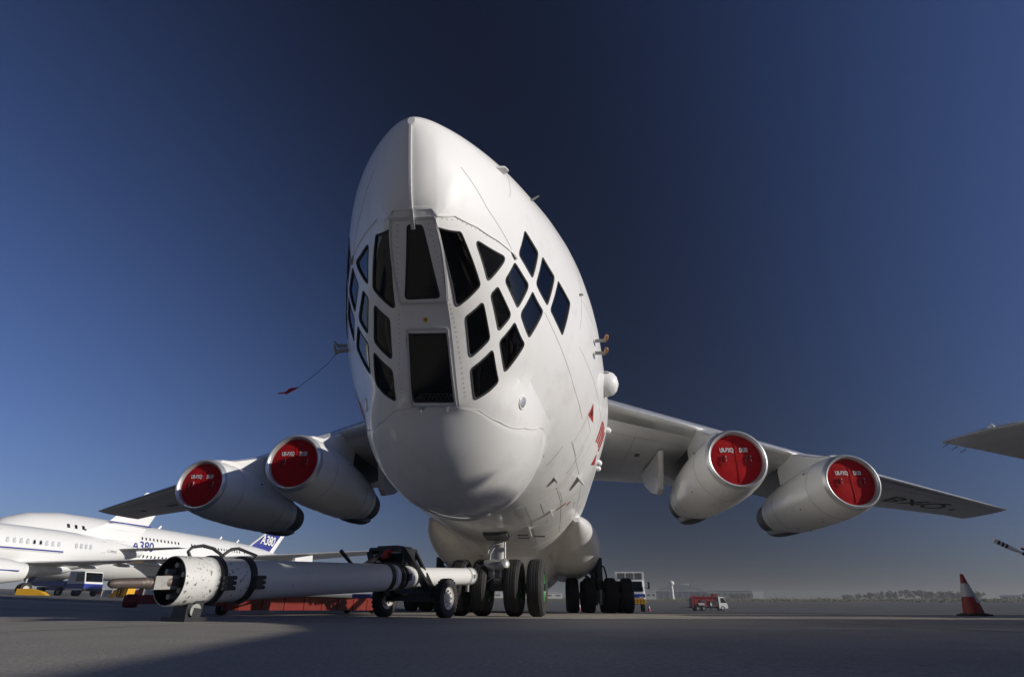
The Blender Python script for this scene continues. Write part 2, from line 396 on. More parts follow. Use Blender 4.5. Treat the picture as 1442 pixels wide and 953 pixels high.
def SN(Y, th):
    e = 2e-3; a = S(Y+e, th)-S(Y-e, th); b = S(Y, th+e)-S(Y, th-e)
    n = b.cross(a)
    if n.length < 1e-12: return Vector((0, -1, 0))
    n.normalize(); p = S(Y, th); w = params(Y)[0]
    if n.dot(Vector((p.x, 0, p.z-w))) < 0: n = -n
    return n
def SO(Y, th, off): return S(Y, th)+SN(Y, th)*off
plane = thing('cargo_plane', 'huge white four engined cargo aircraft with glazed nose and red intake covers', 'airplane')
def fuselage():
    bm = MB()
    ys = [-8.168, -8.15, -8.125, -8.1, -8.06, -8.02]
    y = -7.98
    while y < 4.0: ys.append(y); y += 0.06 if y < -5.8 else 0.14
    while y < 38.3: ys.append(y); y += 0.7
    ys.append(38.4)
    us = []
    nf, ns = 3, 40
    Rg = []
    for Y in ys:
        tcr = params(Y)[5]; th = [-math.pi+(math.pi-tcr)*i/ns for i in range(ns)]+[-tcr+2*tcr*i/(2*nf) for i in range(2*nf)]+[tcr+(math.pi-tcr)*i/ns for i in range(ns)]
        Rg.append([S(Y, t) for t in th])
    bm.rings(Rg, True, True, True)
    return bm.build('fuselage', 'white_paint', plane, 16)
fus = fuselage()
# chin radome under the glazing: its own shell a few millimetres proud of the nose
SEAM = [(-6.33, 0.0), (-6.325, 0.17), (-6.29, 0.25), (-6.20, 0.37), (-6.0, 0.475), (-5.63, 0.60), (-5.15, 0.68), (-4.54, 0.70), (-3.9, 0.60), (-3.2, 0.45), (-2.6, 0.25)]
def chin():
    bm = MB(); Rg = []; sy = [p[0] for p in SEAM[1:]]; sa = [p[1] for p in SEAM[1:]]
    y = -6.325
    while y <= -2.6:
        a = pchip(y, sy, sa); Rg.append([SO(y, a*(-1+2*i/44), 0.005 if abs(i-22) < 22 else -0.004) for i in range(45)]); y += 0.035
    Rg = [[SO(-6.333, 0.17*(-1+2*i/44), -0.004) for i in range(45)]]+Rg
    bm.rings(Rg, False); return bm.build('chin_radome', 'white_paint', plane, 40)
chin()
# window panes of the navigator's glazing: (station, angle) corners measured on the skin
PANES = {
 'C1': [(-7.752, -0.1181), (-7.748, 0.1752), (-7.171, 0.1942), (-7.166, -0.2097)],
 'C2': [(-6.876, -0.2217), (-6.875, 0.2141), (-6.37, 0.189), (-6.376, -0.176)],
 'R1': [(-7.745, 0.4258), (-7.567, 0.7124), (-7.086, 0.6534), (-7.055, 0.3424)],
 'R2': [(-7.442, 0.8228), (-7.023, 1.0311), (-7.058, 0.7424)],
 'R3': [(-6.893, 1.0934), (-6.568, 1.141), (-6.611, 0.947), (-6.909, 0.913)],
 'R4': [(-6.937, 0.8177), (-6.638, 0.8613), (-6.66, 0.6993), (-6.946, 0.7207)],
 'R5': [(-6.954, 0.6224), (-6.673, 0.6031), (-6.659, 0.3815), (-6.942, 0.4099)],
 'R6': [(-6.555, 0.8739), (-6.26, 0.8844), (-6.298, 0.6527), (-6.583, 0.6846)],
 'R7': [(-6.472, 1.1483), (-6.137, 1.1439), (-6.237, 0.9427), (-6.537, 0.9531)],
 'R8': [(-6.584, 0.6072), (-6.281, 0.5797), (-6.313, 0.3554), (-6.578, 0.3776)],
 'R9': [(-6.867, 1.3895), (-6.509, 1.3987), (-6.541, 1.211), (-6.88, 1.1786)],
 'R10': [(-6.389, 1.4161), (-6.002, 1.4027), (-6.076, 1.2044), (-6.444, 1.2191)],
 'R11': [(-5.883, 1.4105), (-5.404, 1.3951), (-5.481, 1.1729), (-5.978, 1.2024)],
}
def outline(corners, rad, seg=6, sub=7):
    """rounded outline in (station, angle*radius) metric; returns list of (Y, th)"""
    cy = sum(c[0] for c in corners)/len(corners); Rm = max(0.5, params(cy)[1]*1.15)
    P = [Vector((c[0], c[1]*Rm)) for c in corners]; n = len(P); O = []; starts = []
    for i in range(n):
        a, b, c = P[i-1], P[i], P[(i+1) % n]; d0 = (a-b).normalized(); d1 = (c-b).normalized()
        ang = math.acos(max(-1, min(1, d0.dot(d1)))); t = min(rad/math.tan(ang/2), 0.35*(a-b).length, 0.35*(c-b).length)
        s0 = b+d0*t; s1 = b+d1*t
        starts.append([(s0*(1-k)**2+b*2*k*(1-k)+s1*k*k) for k in [j/seg for j in range(seg+1)]])
    for i in range(n):
        O += starts[i]; a = starts[i][-1]; b = starts[(i+1) % n][0]
        O += [a+(b-a)*j/sub for j in range(1, sub)]
    return O, Rm
def grow(O, d):
    c = sum(O, Vector((0, 0)))/len(O); out_ = []
    n = len(O)
    for i, p in enumerate(O):
        t = (O[(i+1) % n]-O[i-1]).normalized(); nn = Vector((t.y, -t.x))
        if nn.dot(p-c) < 0: nn = -nn
        out_.append(p+nn*d)
    return out_
cut = MB()
def pane(corners, rad=0.035):
    O, Rm = outline(corners, rad); f = lambda p, off: SO(p.x, p.y/Rm, off)
    c = sum(O, Vector((0, 0)))/len(O)
    Q = O[::2]
    cut.rings([[f(p, 0.06) for p in Q], [f(p, -0.02) for p in Q], [f(c+(p-c)*0.97, -0.24) for p in Q]], True, True, True)
    bm = MB(); O2 = grow(O, 0.004)
    R0 = [[f(c+(p-c)*s_, -0.013) for p in O2] for s_ in (1, 0.8, 0.6, 0.4, 0.2, 0.02)]
    bm.rings(R0, True, False, True)
    pn = bm.build('window_pane', 'pane_glass', plane, 50)
    bm = MB(); Rg = []
    for d, off in ((-0.012, -0.012), (-0.011, -0.004), (-0.004, 0.003), (0.006, 0.004), (0.010, -0.004)):
        Rg.append([f(p, off) for p in grow(O, d)])
    bm.rings(Rg, True, False, False); bm.build('window_seal', 'seal', pn, 50)
    return pn
for k, cs in PANES.items():
    pane(cs)
    if k[0] == 'R': pane([(a, -b) for a, b in cs][::-1])
# open the skin behind every pane: dark pockets of the cabin
co = cut.build('cutter', 'cabin_dark', None, 0)
fus.data.materials.append(M['cabin_dark']); 
md = fus.modifiers.new('openings', 'BOOLEAN'); md.operation = 'DIFFERENCE'; md.solver = 'EXACT'; md.use_self = True; md.object = co; md.material_mode = 'TRANSFER'
bpy.context.view_layer.update()
me_ = bpy.data.meshes.new_from_object(fus.evaluated_get(bpy.context.evaluated_depsgraph_get())); fus.modifiers.clear(); old_ = fus.data; fus.data = me_; bpy.data.meshes.remove(old_)
me_.polygons.foreach_set('use_smooth', [True]*len(me_.polygons)); me_.set_sharp_from_angle(angle=R(16))
cm_ = co.data; bpy.data.objects.remove(co); bpy.data.meshes.remove(cm_)
# things of the cabin close behind the glass
def inside(pts, r, name, m):
    MB().tube([SO(y, t, -d) for y, t, d in pts], r, 8).build(name, m, plane, 60)
inside([(-7.15, 0.36, .10), (-7.2, 0.42, .12), (-7.25, 0.40, .10), (-7.2, 0.36, .08)], 0.012, 'seat_handle', 'frame_grey')
inside([(-7.08, 0.40, .05), (-7.10, 0.47, .05)], 0.015, 'seat_trim', 'cabin_green')
inside([(-6.34, 0.40, .06), (-6.42, 0.44, .08), (-6.5, 0.50, .12)], 0.022, 'seat_rail', 'frame_grey')
inside([(-6.33, 0.68, .06), (-6.40, 0.74, .08), (-6.46, 0.77, .12)], 0.022, 'seat_rail', 'frame_grey')
inside([(-6.36, -0.44, .05), (-6.45, -0.42, .08)], 0.014, 'seat_rail', 'frame_grey')
inside([(-6.68, -0.42, .04), (-6.78, -0.50, .06), (-6.86, -0.56, .10)], 0.014, 'seat_rail', 'frame_grey')
pl_ = decal(-6.405, 0.0, [(-0.045, -0.13), (-0.045, 0.22), (0.03, 0.20), (0.03, -0.20)], 'instrument_plate', 'frame_grey', -0.03) if False else None
# grey frames round the two flat centre panes, hinges and the warning sticker between them
def strip(path, w, off, name, m, th=None, parent=None, h=0.0):
    """a band w wide that follows the skin along a path of (Y, angle), standing h proud"""
    P = []
    for i in range(len(path)-1):
        (a, b), (c, d) = path[i], path[i+1]
        nseg = max(2, int((S(a, b)-S(c, d)).length/0.05))
        P += [(a+(c-a)*j/nseg, b+(d-b)*j/nseg) for j in range(nseg)]
    P.append(path[-1]); bm = MB(); Rg = []
    for i, (Y, t) in enumerate(P):
        p = S(Y, t); n = SN(Y, t); q0 = S(*P[max(0, i-1)]); q1 = S(*P[min(len(P)-1, i+1)]); d = (q1-q0).normalized(); x = n.cross(d).normalized()
        Rg.append([p-x*w/2-n*0.004, p-x*w/2+n*(off+h), p+x*w/2+n*(off+h), p+x*w/2-n*0.004])
    bm.rings(Rg, True, True, True)
    return bm.build(name, m, parent or plane, 30)
for y0, y1, xs in ((-7.80, -7.13, 0.20), (-6.915, -6.335, 0.20)):
    for sgn in (-1, 1):
        a = math.asin(xs/params(y0)[1]); b = math.asin((xs+0.03)/params(y1)[1])
        strip([(y0, sgn*a), (y1, sgn*b)], 0.02, 0.0, 'window_frame', 'frame_grey', h=0.010)
    for yy, x in ((y0, xs), (y1, xs+0.03)):
        a = math.asin(x/params(yy)[1]); strip([(yy, -a), (yy, a)], 0.022, 0.0, 'window_frame', 'frame_grey', h=0.011)
for s_ in (-0.11, 0.12):
    p = SO(-6.325, s_, 0.012); MB().box(p, (0.05, 0.03, 0.03)).box(p+Vector((0, -0.012, -0.03)), (0.02, 0.02, 0.05)).build('window_hinge', 'gear_metal', plane)
def disc_on_skin(Y, t, r, off, name, m, n=24, parent=None, h=0.004):
    p = S(Y, t); nn = SN(Y, t)
    return MB().lathe([(-0.01, r), (off+h, r), (off+h, 0.001)], p, nn, n, False, True).build(name, m, parent or plane, 40)
def decal(Y, t, pts, name, m, off=0.004, rot=0.0):
    """painted mark laid on the skin: pts in metres (along aft, up round the section)"""
    h = params(Y)[1]; n = len(pts); c = (sum(p[0] for p in pts)/n, sum(p[1] for p in pts)/n); O = []
    for i in range(n):
        a, b = pts[i], pts[(i+1) % n]
        O += [(a[0]+(b[0]-a[0])*j/8, a[1]+(b[1]-a[1])*j/8) for j in range(8)]
    bm = MB()
    bm.rings([[SO(Y+c[0]+(p[0]-c[0])*k, t+(c[1]+(p[1]-c[1])*k)/h, off) for p in O] for k in (1, .8, .6, .4, .2, .02)], True, False, True)
    return bm.build(name, m, plane, 0)
ip = decal(-6.405, 0.0, [(-0.035, -0.14), (-0.035, 0.235), (0.022, 0.215), (0.022, -0.20)], 'instrument_plate', 'frame_grey', -0.03)
for row, (yy, k0) in enumerate(((-6.425, 0.0), (-6.398, 0.5))):
    for k in range(7):
        p = SO(yy, (-0.10+0.045*(k+k0))/1.2, -0.0285); nn = SN(yy, 0.0); MB().lathe([(0, 0.0145), (0.001, 0.0145), (0.001, 0.001)], p, nn, 10, False, True).build('plate_hole', 'seal', ip, 0)
st = disc_on_skin(-6.985, -0.005, 0.024, 0.0, 'warning_sticker', 'yellow')
decal(-6.985, -0.005, [(-0.012, 0.008), (-0.012, -0.008), (0.0, -0.002), (0.014, -0.002), (0.014, 0.002), (0.0, 0.002)][::-1], 'sticker_mark', 'black_mark', 0.008)
# brow ledge over the windscreen, the nose ridge with its drain at the lower end, skin seams
strip([(-8.165, 0.0), (-8.05, 0.0), (-7.95, 0.0), (-7.84, 0.0)], 0.022, 0, 'nose_ridge', 'white_paint', h=0.016)
strip([(-7.86, 0.0), (-7.73, 0.0)], 0.035, 0, 'ridge_fitting', 'frame_grey', h=0.03)
br = [(-7.862, 0.0), (-7.855, 0.2), (-7.842, 0.45), (-7.70, 0.76), (-7.473, 0.93), (-7.22, 1.045), (-7.02, 1.11)]
strip([(a, -b) for a, b in br[::-1]]+br[1:], 0.018, 0, 'brow_ledge', 'white_paint', h=0.008)
def seam(path, w=0.006): strip(path, w, 0.0, 'skin_seam', 'seam', h=0.0016)
for sgn in (1, -1):
    seam([(-7.82, sgn*1.29), (-7.47, sgn*1.17), (-6.97, sgn*1.127)])
    seam([(-6.1, sgn*1.15), (-5.415, sgn*1.107), (-4.54, sgn*1.036), (-3.53, sgn*0.995)])
    seam([(-3.6, sgn*0.76), (-3.5, sgn*0.59)], 0.01)
    seam([(-2.6, sgn*0.95), (-2.45, sgn*0.72)], 0.008)
    for t in (0.35, 0.62): seam([(-2.2, sgn*t), (3.0, sgn*t)], 0.006)
for Y in (-2.25, -0.6, 1.6, 3.4, 6.2, 9.0): strip([(Y, -1.9+3.8*i/24) for i in range(25)], 0.010, 0.0, 'lap_joint', 'lap_joint', h=0.0016)
for sgn in (1, -1):
    for t, a, b in ((0.84, -3.4, 6), (1.25, -4.8, 8), (1.55, -4.8, 8), (1.9, -6.9, 4), (2.25, -6.9, 4)): strip([(a+(b-a)*i/12, sgn*t) for i in range(13)], 0.009, 0.0, 'lap_joint', 'lap_joint', h=0.0016)
    for Y, t, a, b in ((-3.0, 0.95, .30, .22), (-1.4, 1.42, .35, .45), (-1.5, 0.55, .4, .2), (0.4, 0.9, .30, .30), (-0.1, 0.40, .26, .2)):
        h_ = params(Y)[1]; q = [(Y-a, sgn*(t-b/h_)), (Y+a, sgn*(t-b/h_)), (Y+a, sgn*(t+b/h_)), (Y-a, sgn*(t+b/h_))]; seam(q+[q[0]], 0.005)
def rivets(path, step=0.06):
    bm = MB()
    for (a, b), (c, d) in zip(path, path[1:]):
        n_ = max(1, int((S(a, b)-S(c, d)).length/step))
        for j in range(n_):
            Y, t = a+(c-a)*j/n_, b+(d-b)*j/n_; p = SO(Y, t, 0.0012); nn = SN(Y, t); x = nn.orthogonal().normalized(); y = nn.cross(x)
            bm.face([bm.v(p+(x*math.cos(q)+y*math.sin(q))*0.0065) for q in (0, 1.05, 2.09, 3.14, 4.19, 5.24)])
    return bm.build('rivet_row', 'seam', plane, 0, 'stuff')
for sgn in (1, -1):
    rivets([(-7.80, sgn*0.30), (-7.02, sgn*0.29), (-6.66, sgn*0.30), (-6.36, sgn*0.29)], 0.05)
    rivets([(-6.30, sgn*0.22), (-6.20, sgn*0.345), (-5.95, sgn*0.455), (-5.6, sgn*0.57), (-5.12, sgn*0.65)], 0.05)
    rivets([(-7.83, sgn*0.45), (-7.66, sgn*0.76), (-7.43, sgn*0.93), (-7.18, sgn*1.045)], 0.05)
seam([(-4.9, 1.35+0.1*i) for i in range(9)], 0.006); seam([(-4.9, -1.35-0.1*i) for i in range(9)], 0.006)
seam([(-7.2, 1.5+0.1*i) for i in range(17)], 0.006)
# chin seam
cs_ = SEAM[:9]
strip([(a, -b) for a, b in cs_[::-1]]+cs_[1:], 0.009, 0, 'chin_seam', 'lap_joint', h=0.004)
# landing light on each cheek
for sgn in (1, -1):
    p = S(-5.849, sgn*0.6618); n = SN(-5.849, sgn*0.6618); d = (n+Vector((0, -0.35, 0))).normalized()
    ll = MB().lathe([(-0.02, 0.078), (0.006, 0.078), (0.010, 0.070), (0.006, 0.062), (-0.02, 0.06)], p, n, 28).build('landing_light', 'white_paint', plane, 40)
    MB().lathe([(0.004, 0.062), (0.009, 0.03), (0.010, 0.001)], p, n, 24, False, True).build('light_lens', 'bare_metal', ll, 40)
# antennas, probes and blades on the skin
def blade(Y, t, L, H, name='blade_antenna', m='white_paint', th=0.025, lean=0.5):
    p = S(Y, t); n = SN(Y, t); a = (S(Y+0.05, t)-S(Y-0.05, t)).normalized(); x = n.cross(a)
    pts = [(-L/2, -0.01), (L/2, -0.01), (L/2*(1-lean)+lean*L*0.5, H), (L*0.05, H)]
    bm = MB(); A = [bm.v(p+a*u+n*v+x*th/2) for u, v in pts]; B = [bm.v(p+a*u+n*v-x*th/2) for u, v in pts]
    bm.face(A); bm.face(B[::-1])
    for i in range(4): bm.face([A[i], B[i], B[(i+1) % 4], A[(i+1) % 4]])
    return bm.build(name, m, plane, 30)
blade(-6.97, 1.118, 0.16, 0.02, 'vane', 'grey_steel', 0.02); blade(-6.97, -1.118, 0.16, 0.02, 'vane', 'grey_steel', 0.02)
blade(-7.35, 1.82, 0.16, 0.07); blade(-6.55, 1.95, 0.05, 0.11, 'blade_antenna', 'grey_steel', 0.01)
blade(-2.5, 1.55, 0.06, 0.09, 'static_vent', 'grey_steel', 0.02); blade(-5.0, 1.55, 0.05, 0.05, 'static_vent', 'grey_steel', 0.02)
blade(-1.6, 0.82, 0.34, 0.13, 'blade_antenna'); blade(-2.7, 0.62, 0.20, 0.06, 'blade_antenna', 'grey_steel', 0.015)
def probe(Y, t, sgn, cover=True):
    p = S(Y, t); n = SN(Y, t); fwd = Vector((0, -1, 0)); e = p+n*0.17
    o = MB().bar(p-n*0.02, e, 0.05, 0.022, fwd).build('pitot_probe', 'grey_steel', plane)
    MB().tube([e+Vector((0, 0.05, 0)), e, e+fwd*0.15], [0.016, 0.018, 0.012], 8).build('probe_tip', 'bark' if cover else 'grey_steel', o)
    if cover: MB().lathe([(0, 0.02), (0.02, 0.032), (0.10, 0.028), (0.12, 0.01)], e+fwd*0.03, fwd+Vector((0, 0, 0.15)), 10, True, True).build('probe_cover', 'orange_mark', o)
probe(-3.93, 1.476, 1); probe(-3.89, 1.40, 1)
probe(-4.3, -1.40, -1, False)
p = S(-2.3, 1.50); n = SN(-2.3, 1.50)
MB().lathe([(-0.1, 0.24), (0.06, 0.235), (0.16, 0.20), (0.22, 0.13), (0.25, 0.02)], p, n, 24, False, True, 1.0, 1.0).build('blister_antenna', 'white_paint', plane, 50)
for Y, t in ((-0.9, 1.36), (-0.5, 1.12), (0.7, 1.2)):
    p = S(Y, t); MB().lathe([(-0.03, 0.07), (0.05, 0.065), (0.09, 0.03), (0.095, 0.002)], p, SN(Y, t), 14, False, True).build('vent_dome', 'white_paint', plane, 50)
# painted marks on the port side
decal(-3.06, 1.11, [(-0.20, 0.11), (0.27, -0.01), (-0.26, -0.09)], 'arrow_marking', 'red_mark')
decal(-3.06, 1.11, [(-0.13, 0.06), (0.02, -0.005), (-0.15, -0.04)], 'arrow_mark_centre', 'black_mark', 0.008)
def skin_text(body, Y, t, size, m, name, vertical=False):
    h = params(Y)[1]
    def fn(p):
        a, b = (p.x, p.y) if not vertical else (-p.y, p.x)
        return SO(Y+a, t+b/h, 0.004)
    return text_mesh(body, size, name, m, plane, None, fn)
for dy_, ds_ in ((-.30, .05), (-.12, .09), (.06, .09), (.24, .06)): decal(-1.62+dy_, 1.17, [(-.07, .16+ds_), (.06, .20+ds_), (.05, -.20+ds_), (-.06, -.22+ds_)], 'rescue_marking', 'red_mark')
decal(-1.25, 1.03, [(-0.16, 0.12), (0.2, 0.0), (-0.16, -0.12)], 'rescue_arrow', 'red_mark')
decal(-0.75, 0.62, [(-0.06, 0.12), (0.06, 0.12), (0.06, -0.12), (-0.06, -0.12)], 'placard', 'orange_mark')
decal(-0.45, 0.70, [(-0.06, 0.05), (0.06, 0.05), (0.06, -0.05), (-0.06, -0.05)], 'placard', 'red_mark')
decal(-4.1, -0.95, [(-0.5, 0.05), (0.5, 0.35), (0.6, -0.15), (-0.3, -0.25)], 'rescue_panel', 'red_mark')
# belly fairings
def pod(name, cx, cz, y0, y1, rx, rz, m='white_paint', bl=0.55, n=36):
    bm = MB(); Rg = []
    for i in range(41):
        t = i/40; y = y0+(y1-y0)*t
        s_ = max(0.02, (math.sin(math.pi*min(1, t/0.62)/2) if t < 0.62 else math.cos(math.pi*(t-0.62)/0.76/2*0.98)))**bl
        Rg.append([Vector((cx+rx*s_*math.cos(a), y, cz+rz*s_*math.sin(a)*(1.0 if math.sin(a) < 0 else 1.0))) for a in [2*math.pi*k/n for k in range(n)]])
    bm.rings(Rg, True, True, True); return bm.build(name, m, plane, 40)
pod('gear_sponson', 1.85, 2.22, 3.2, 20.5, 1.30, 0.98, bl=0.72); pod('gear_sponson', -1.95, 2.22, 3.2, 20.5, 1.30, 0.98, bl=0.72)
pod('belly_fairing', 0.0, 1.72, 4.5, 20.0, 1.62, 1.0)
# nose gear bay edge and doors
MB().box((0.1, -0.15, 1.44), (0.46, 0.9, 0.08)).build('gear_bay', 'soot_metal', plane)
for x_, y_ in ((0.62, 0.0), (0.62, 0.5), (0.95, 0.2)): MB().box((x_, y_, 1.475), (0.22, 0.10, 0.02)).build('belly_vent', 'soot_metal', plane)
blade(-0.25, 0.32, 0.30, 0.16, 'blade_antenna'); blade(-1.0, 0.52, 0.22, 0.10, 'drain_mast')

# ------------------------------------------------------------------ wings
def le(x): return 3.05+0.647*x
TEX = [(0, 16.6), (6.5, 16.7), (19.0, 20.0), (24.5, 21.9)]
def te(x):
    for (a, b), (c, d) in zip(TEX, TEX[1:]):
        if x <= c: return b+(d-b)*(x-a)/(c-a)
    return TEX[-1][1]
def wz(x): return 6.19-0.0524*x
def wing(sg):
    xs = [1.2, 2.4, 4, 6.5, 9, 12, 15, 18, 21, 23.2, 24.1, 24.45]
    af = []   # chord fraction, thickness fraction; from the trailing edge over the top to the nose and back below
    cf = [1, .9, .75, .6, .45, .3, .2, .12, .06, .025, .006, 0, .006, .025, .06, .12, .2, .3, .45, .6, .75, .9]
    for i, c in enumerate(cf):
        t = 5*(0.2969*math.sqrt(c)-0.126*c-0.3516*c*c+0.2843*c**3-0.1036*c**4)
        af.append((c, t if i < 11 else -0.72*t))
    def sec(x):
        L, T = le(x), te(x)
        if x > 23: k = (x-23)/1.45; T = T+0.3*k
        ch = T-L; tk = 0.105 if x < 6 else 0.105-0.025*(x-6)/18
        if x > 24: tk *= 0.6
        return [Vector((sg*x, L+c*ch, wz(x)+t*tk*ch)) for c, t in af]
    secs = [sec(x) for x in xs]
    iF = [i for i, c in enumerate(cf) if c <= 0.06]
    bm = MB(); body = [[s_[i] for i in range(len(cf)) if not (cf[i] < 0.06)] for s_ in secs]
    bm.rings(body, True, True, True); w = bm.build('wing', 'wing_paint', plane, 35)
    bm = MB(); bm.rings([[s_[i] for i in iF] for s_ in secs], True, True, True); bm.build('slat', 'bare_metal', w, 50)
    # flap and aileron joints, access panels, static wicks, drain holes below
    j = MB()
    def under(x, c): 
        L, T = le(x), te(x); ch = T-L; tk = 0.105 if x < 6 else 0.105-0.025*(x-6)/18
        t = 5*(0.2969*math.sqrt(c)-0.126*c-0.3516*c*c+0.2843*c**3-0.1036*c**4)
        return Vector((sg*x, L+c*ch, wz(x)-0.72*t*tk*ch-0.006))
    def wl(a, b, wd=0.03):
        n = 14; pr = None
        for i in range(n+1):
            f = i/n; p = under(a[0]+(b[0]-a[0])*f, a[1]+(b[1]-a[1])*f); d = Vector((0, wd, 0)) if abs(a[0]-b[0]) > 1 else Vector((wd, 0, 0))
            q = (j.v(p), j.v(p+d))
            if pr: j.face([pr[0], q[0], q[1], pr[1]])
            pr = q
    wl((2.6, .72), (17.5, .72)); wl((17.5, .74), (23, .74)); wl((2.6, .15), (24, .15), 0.02); wl((2.6, .45), (23, .45), 0.015)
    for x in (6.0, 12.0, 17.5): wl((x, .72), (x, .97))
    for x in (4.2, 8.6, 13.4, 16.0, 20.0): wl((x, .15), (x, .72), 0.015)
    j.build('wing_joint', 'seam', w, 0)
    h = MB()
    for x, c in ((12.6, .5), (13.8, .62), (16.2, .66), (19.3, .5), (19.7, .5), (22.0, .5), (4.6, .35), (5.4, .4)):
        p = under(x, c); h.box(p, (0.18, 0.34, 0.03))
    h.build('access_panel', 'grey_mark', w, 0)
    bm = MB()
    tip = [secs[-1][i]+Vector((sg*0.03, 0, 0)) for i in range(len(cf))]
    bm.rings([secs[-1], tip], True, False, True); bm.build('wing_tip', 'red_mark', w, 0)
    return w, under
wr, under_r = wing(1); wl_, under_l = wing(-1)
def wing_text(p):
    x = 17.35+p.x; c = 0.30+p.y/ (te(x)-le(x))
    return under_r(x, min(0.97, max(0.03, c)))+Vector((0, 0, -0.006))
# registration under the port wing, letters upright when seen from ahead
text_mesh('BXQ', 1.9, 'registration', 'black_mark', wr, None, lambda p: (lambda q: q+Vector((0, 0, -0.008)))(under_r(19.45+p.x*0.95, min(0.95, max(0.05, 0.46+p.y/(te(19.45+p.x)-le(19.45+p.x)))))), bold=0.01)

# ------------------------------------------------------------------ engines
def engine(x, y0, z, sg, code):
    prof_lip = [(0.42, 0.70), (0.20, 0.715), (0.08, 0.735), (0.02, 0.765), (0.0, 0.80), (0.02, 0.835), (0.07, 0.86), (0.16, 0.885)]
    prof = [(0.16, 0.885), (0.5, 0.935), (1.2, 0.985), (2.2, 1.0), (3.4, 0.985), (4.6, 0.93), (5.6, 0.845), (6.2, 0.77), (6.22, 0.72)]
    o = Vector((x, y0, z)); ax = Vector((0, 1, -0.015))
    n = MB().lathe(prof, o, ax, 56).build('engine_nacelle', 'nacelle_paint', plane, 40)
    MB().lathe(prof_lip, o, ax, 56).build('inlet_lip', 'lip_metal', n, 40)
    MB().lathe([(6.1, 0.74), (6.5, 0.70), (7.3, 0.60), (7.5, 0.57), (7.2, 0.5)], o, ax, 40, False, True).build('exhaust_nozzle', 'soot_metal', n, 40)
    # thrust reverser fairing below the rear end
    bm = MB(); Rg = []
    for yy, w, d, zz in ((4.7, 0.05, 0.02, -0.90), (5.3, 0.30, 0.10, -0.86), (6.2, 0.36, 0.16, -0.78), (7.0, 0.34, 0.14, -0.74), (7.4, 0.28, 0.04, -0.70)):
        Rg.append([o+Vector((w*math.cos(a), yy, zz+d*math.sin(a)-(0.03 if math.sin(a) < 0 else -0.1))) for a in [2*math.pi*k/14 for k in range(14)]])
    bm.rings(Rg, True, True, True); bm.build('reverser_fairing', 'dark_metal', n, 40)
    # quilted red intake cover, recessed in the lip
    bm = MB(); Rg = []
    for r, yy in ((0.72, 0.20), (0.715, 0.155), (0.66, 0.14), (0.45, 0.132), (0.2, 0.130), (0.01, 0.130)):
        Rg.append([o+Vector((r*math.cos(a), yy, r*math.sin(a))) for a in [2*math.pi*k/56 for k in range(56)]])
    bm.rings(Rg, True, False, True); cv = bm.build('intake_cover', 'cover_red', n, 50)
    bm = MB(); bm.box(o+Vector((0.0, 0.130, 0)), (0.018, 0.016, 1.30)); bm.box(o+Vector((0, 0.132, -0.03)), (1.30, 0.016, 0.014))
    bm.build('cover_seam', 'cover_red', cv, 0)
    for hx in (-0.36, 0.34):
        c = o+Vector((hx, 0.115, -0.02))
        MB().tube([c+Vector((0.075*math.cos(a), -0.012*abs(math.cos(a/2)), 0.13*math.sin(a))) for a in [2*math.pi*k/20 for k in range(17)]], 0.010, 6).build('cover_handle', 'seal', cv)
        MB().box(c+Vector((0.07, -0.004, 0.05)), (0.018, 0.012, 0.15)).build('cover_tab', 'cover_text', cv)
    rot = Matrix.Translation(o+Vector((-0.24, 0.1195, 0.27))) @ Matrix.Rotation(math.pi/2, 4, 'X')
    text_mesh('UR-BXQ', 0.17, 'cover_lettering', 'cover_text', cv, rot, xs=0.62, bold=0.008)
    rot = Matrix.Translation(o+Vector((0.24, 0.1195, 0.27))) @ Matrix.Rotation(math.pi/2, 4, 'X')
    text_mesh(code, 0.17, 'cover_lettering', 'cover_text', cv, rot, xs=0.62, bold=0.008)
    # small drains and latches on the cowl, cowl joints
    lt = MB()
    for yy, a in ((1.9, -1.9), (3.1, -1.7), (3.9, -1.95), (2.2, -2.6), (4.4, -1.3), (2.5, 0.5), (1.4, 2.6)):
        rr = 0.985; p = o+Vector((rr*math.cos(a), yy, rr*math.sin(a))); lt.bar(p, p+Vector((math.cos(a), 0, math.sin(a)))*0.05, 0.05, 0.07, (0, 1, 0))
    lt.build('cowl_vent', 'seam', n, 0)
    for yy, rr in ((1.15, 0.984), (4.55, 0.935), (5.55, 0.852)):
        MB().lathe([(yy, rr-0.01), (yy, rr+0.003), (yy+0.014, rr+0.002), (yy+0.014, rr-0.01)], o, ax, 56).build('cowl_joint', 'seam', n, 0)
    # pylon: white forward fairing from the cowl up to the wing, dark rear panel under the wing
    yl = le(abs(x)); zt = wz(abs(x))
    def plate(pts, wd, name, m):
        bm = MB(); Rg = []
        A = [(yy, zz) for yy, zz in pts]
        L_ = [bm.v((x-wd/2*k, yy, zz)) for (yy, zz), k in zip(A, [p[2] if len(p) > 2 else 1 for p in pts])] if False else [bm.v((x-wd/2, yy, zz)) for yy, zz in A]
        R__ = [bm.v((x+wd/2, yy, zz)) for yy, zz in A]
        bm.face(L_); bm.face(R__[::-1]); k = len(A)
        for i in range(k): bm.face([L_[i], R__[i], R__[(i+1) % k], L_[(i+1) % k]])
        o_ = bm.build(name, m, plane, 0)
        bv = o_.modifiers.new('bevel', 'BEVEL'); bv.width = 0.07; bv.segments = 3; bv.limit_method = 'ANGLE'
        return o_
    py = plate([(y0+0.45, z+0.80), (y0+0.55, z+0.965), (y0+1.4, z+1.12), (yl+0.1, zt+0.03), (yl+1.0, zt+0.0), (yl+1.5, zt-0.35), (yl+1.5, z+0.80)], 0.62, 'pylon', 'nacelle_paint')
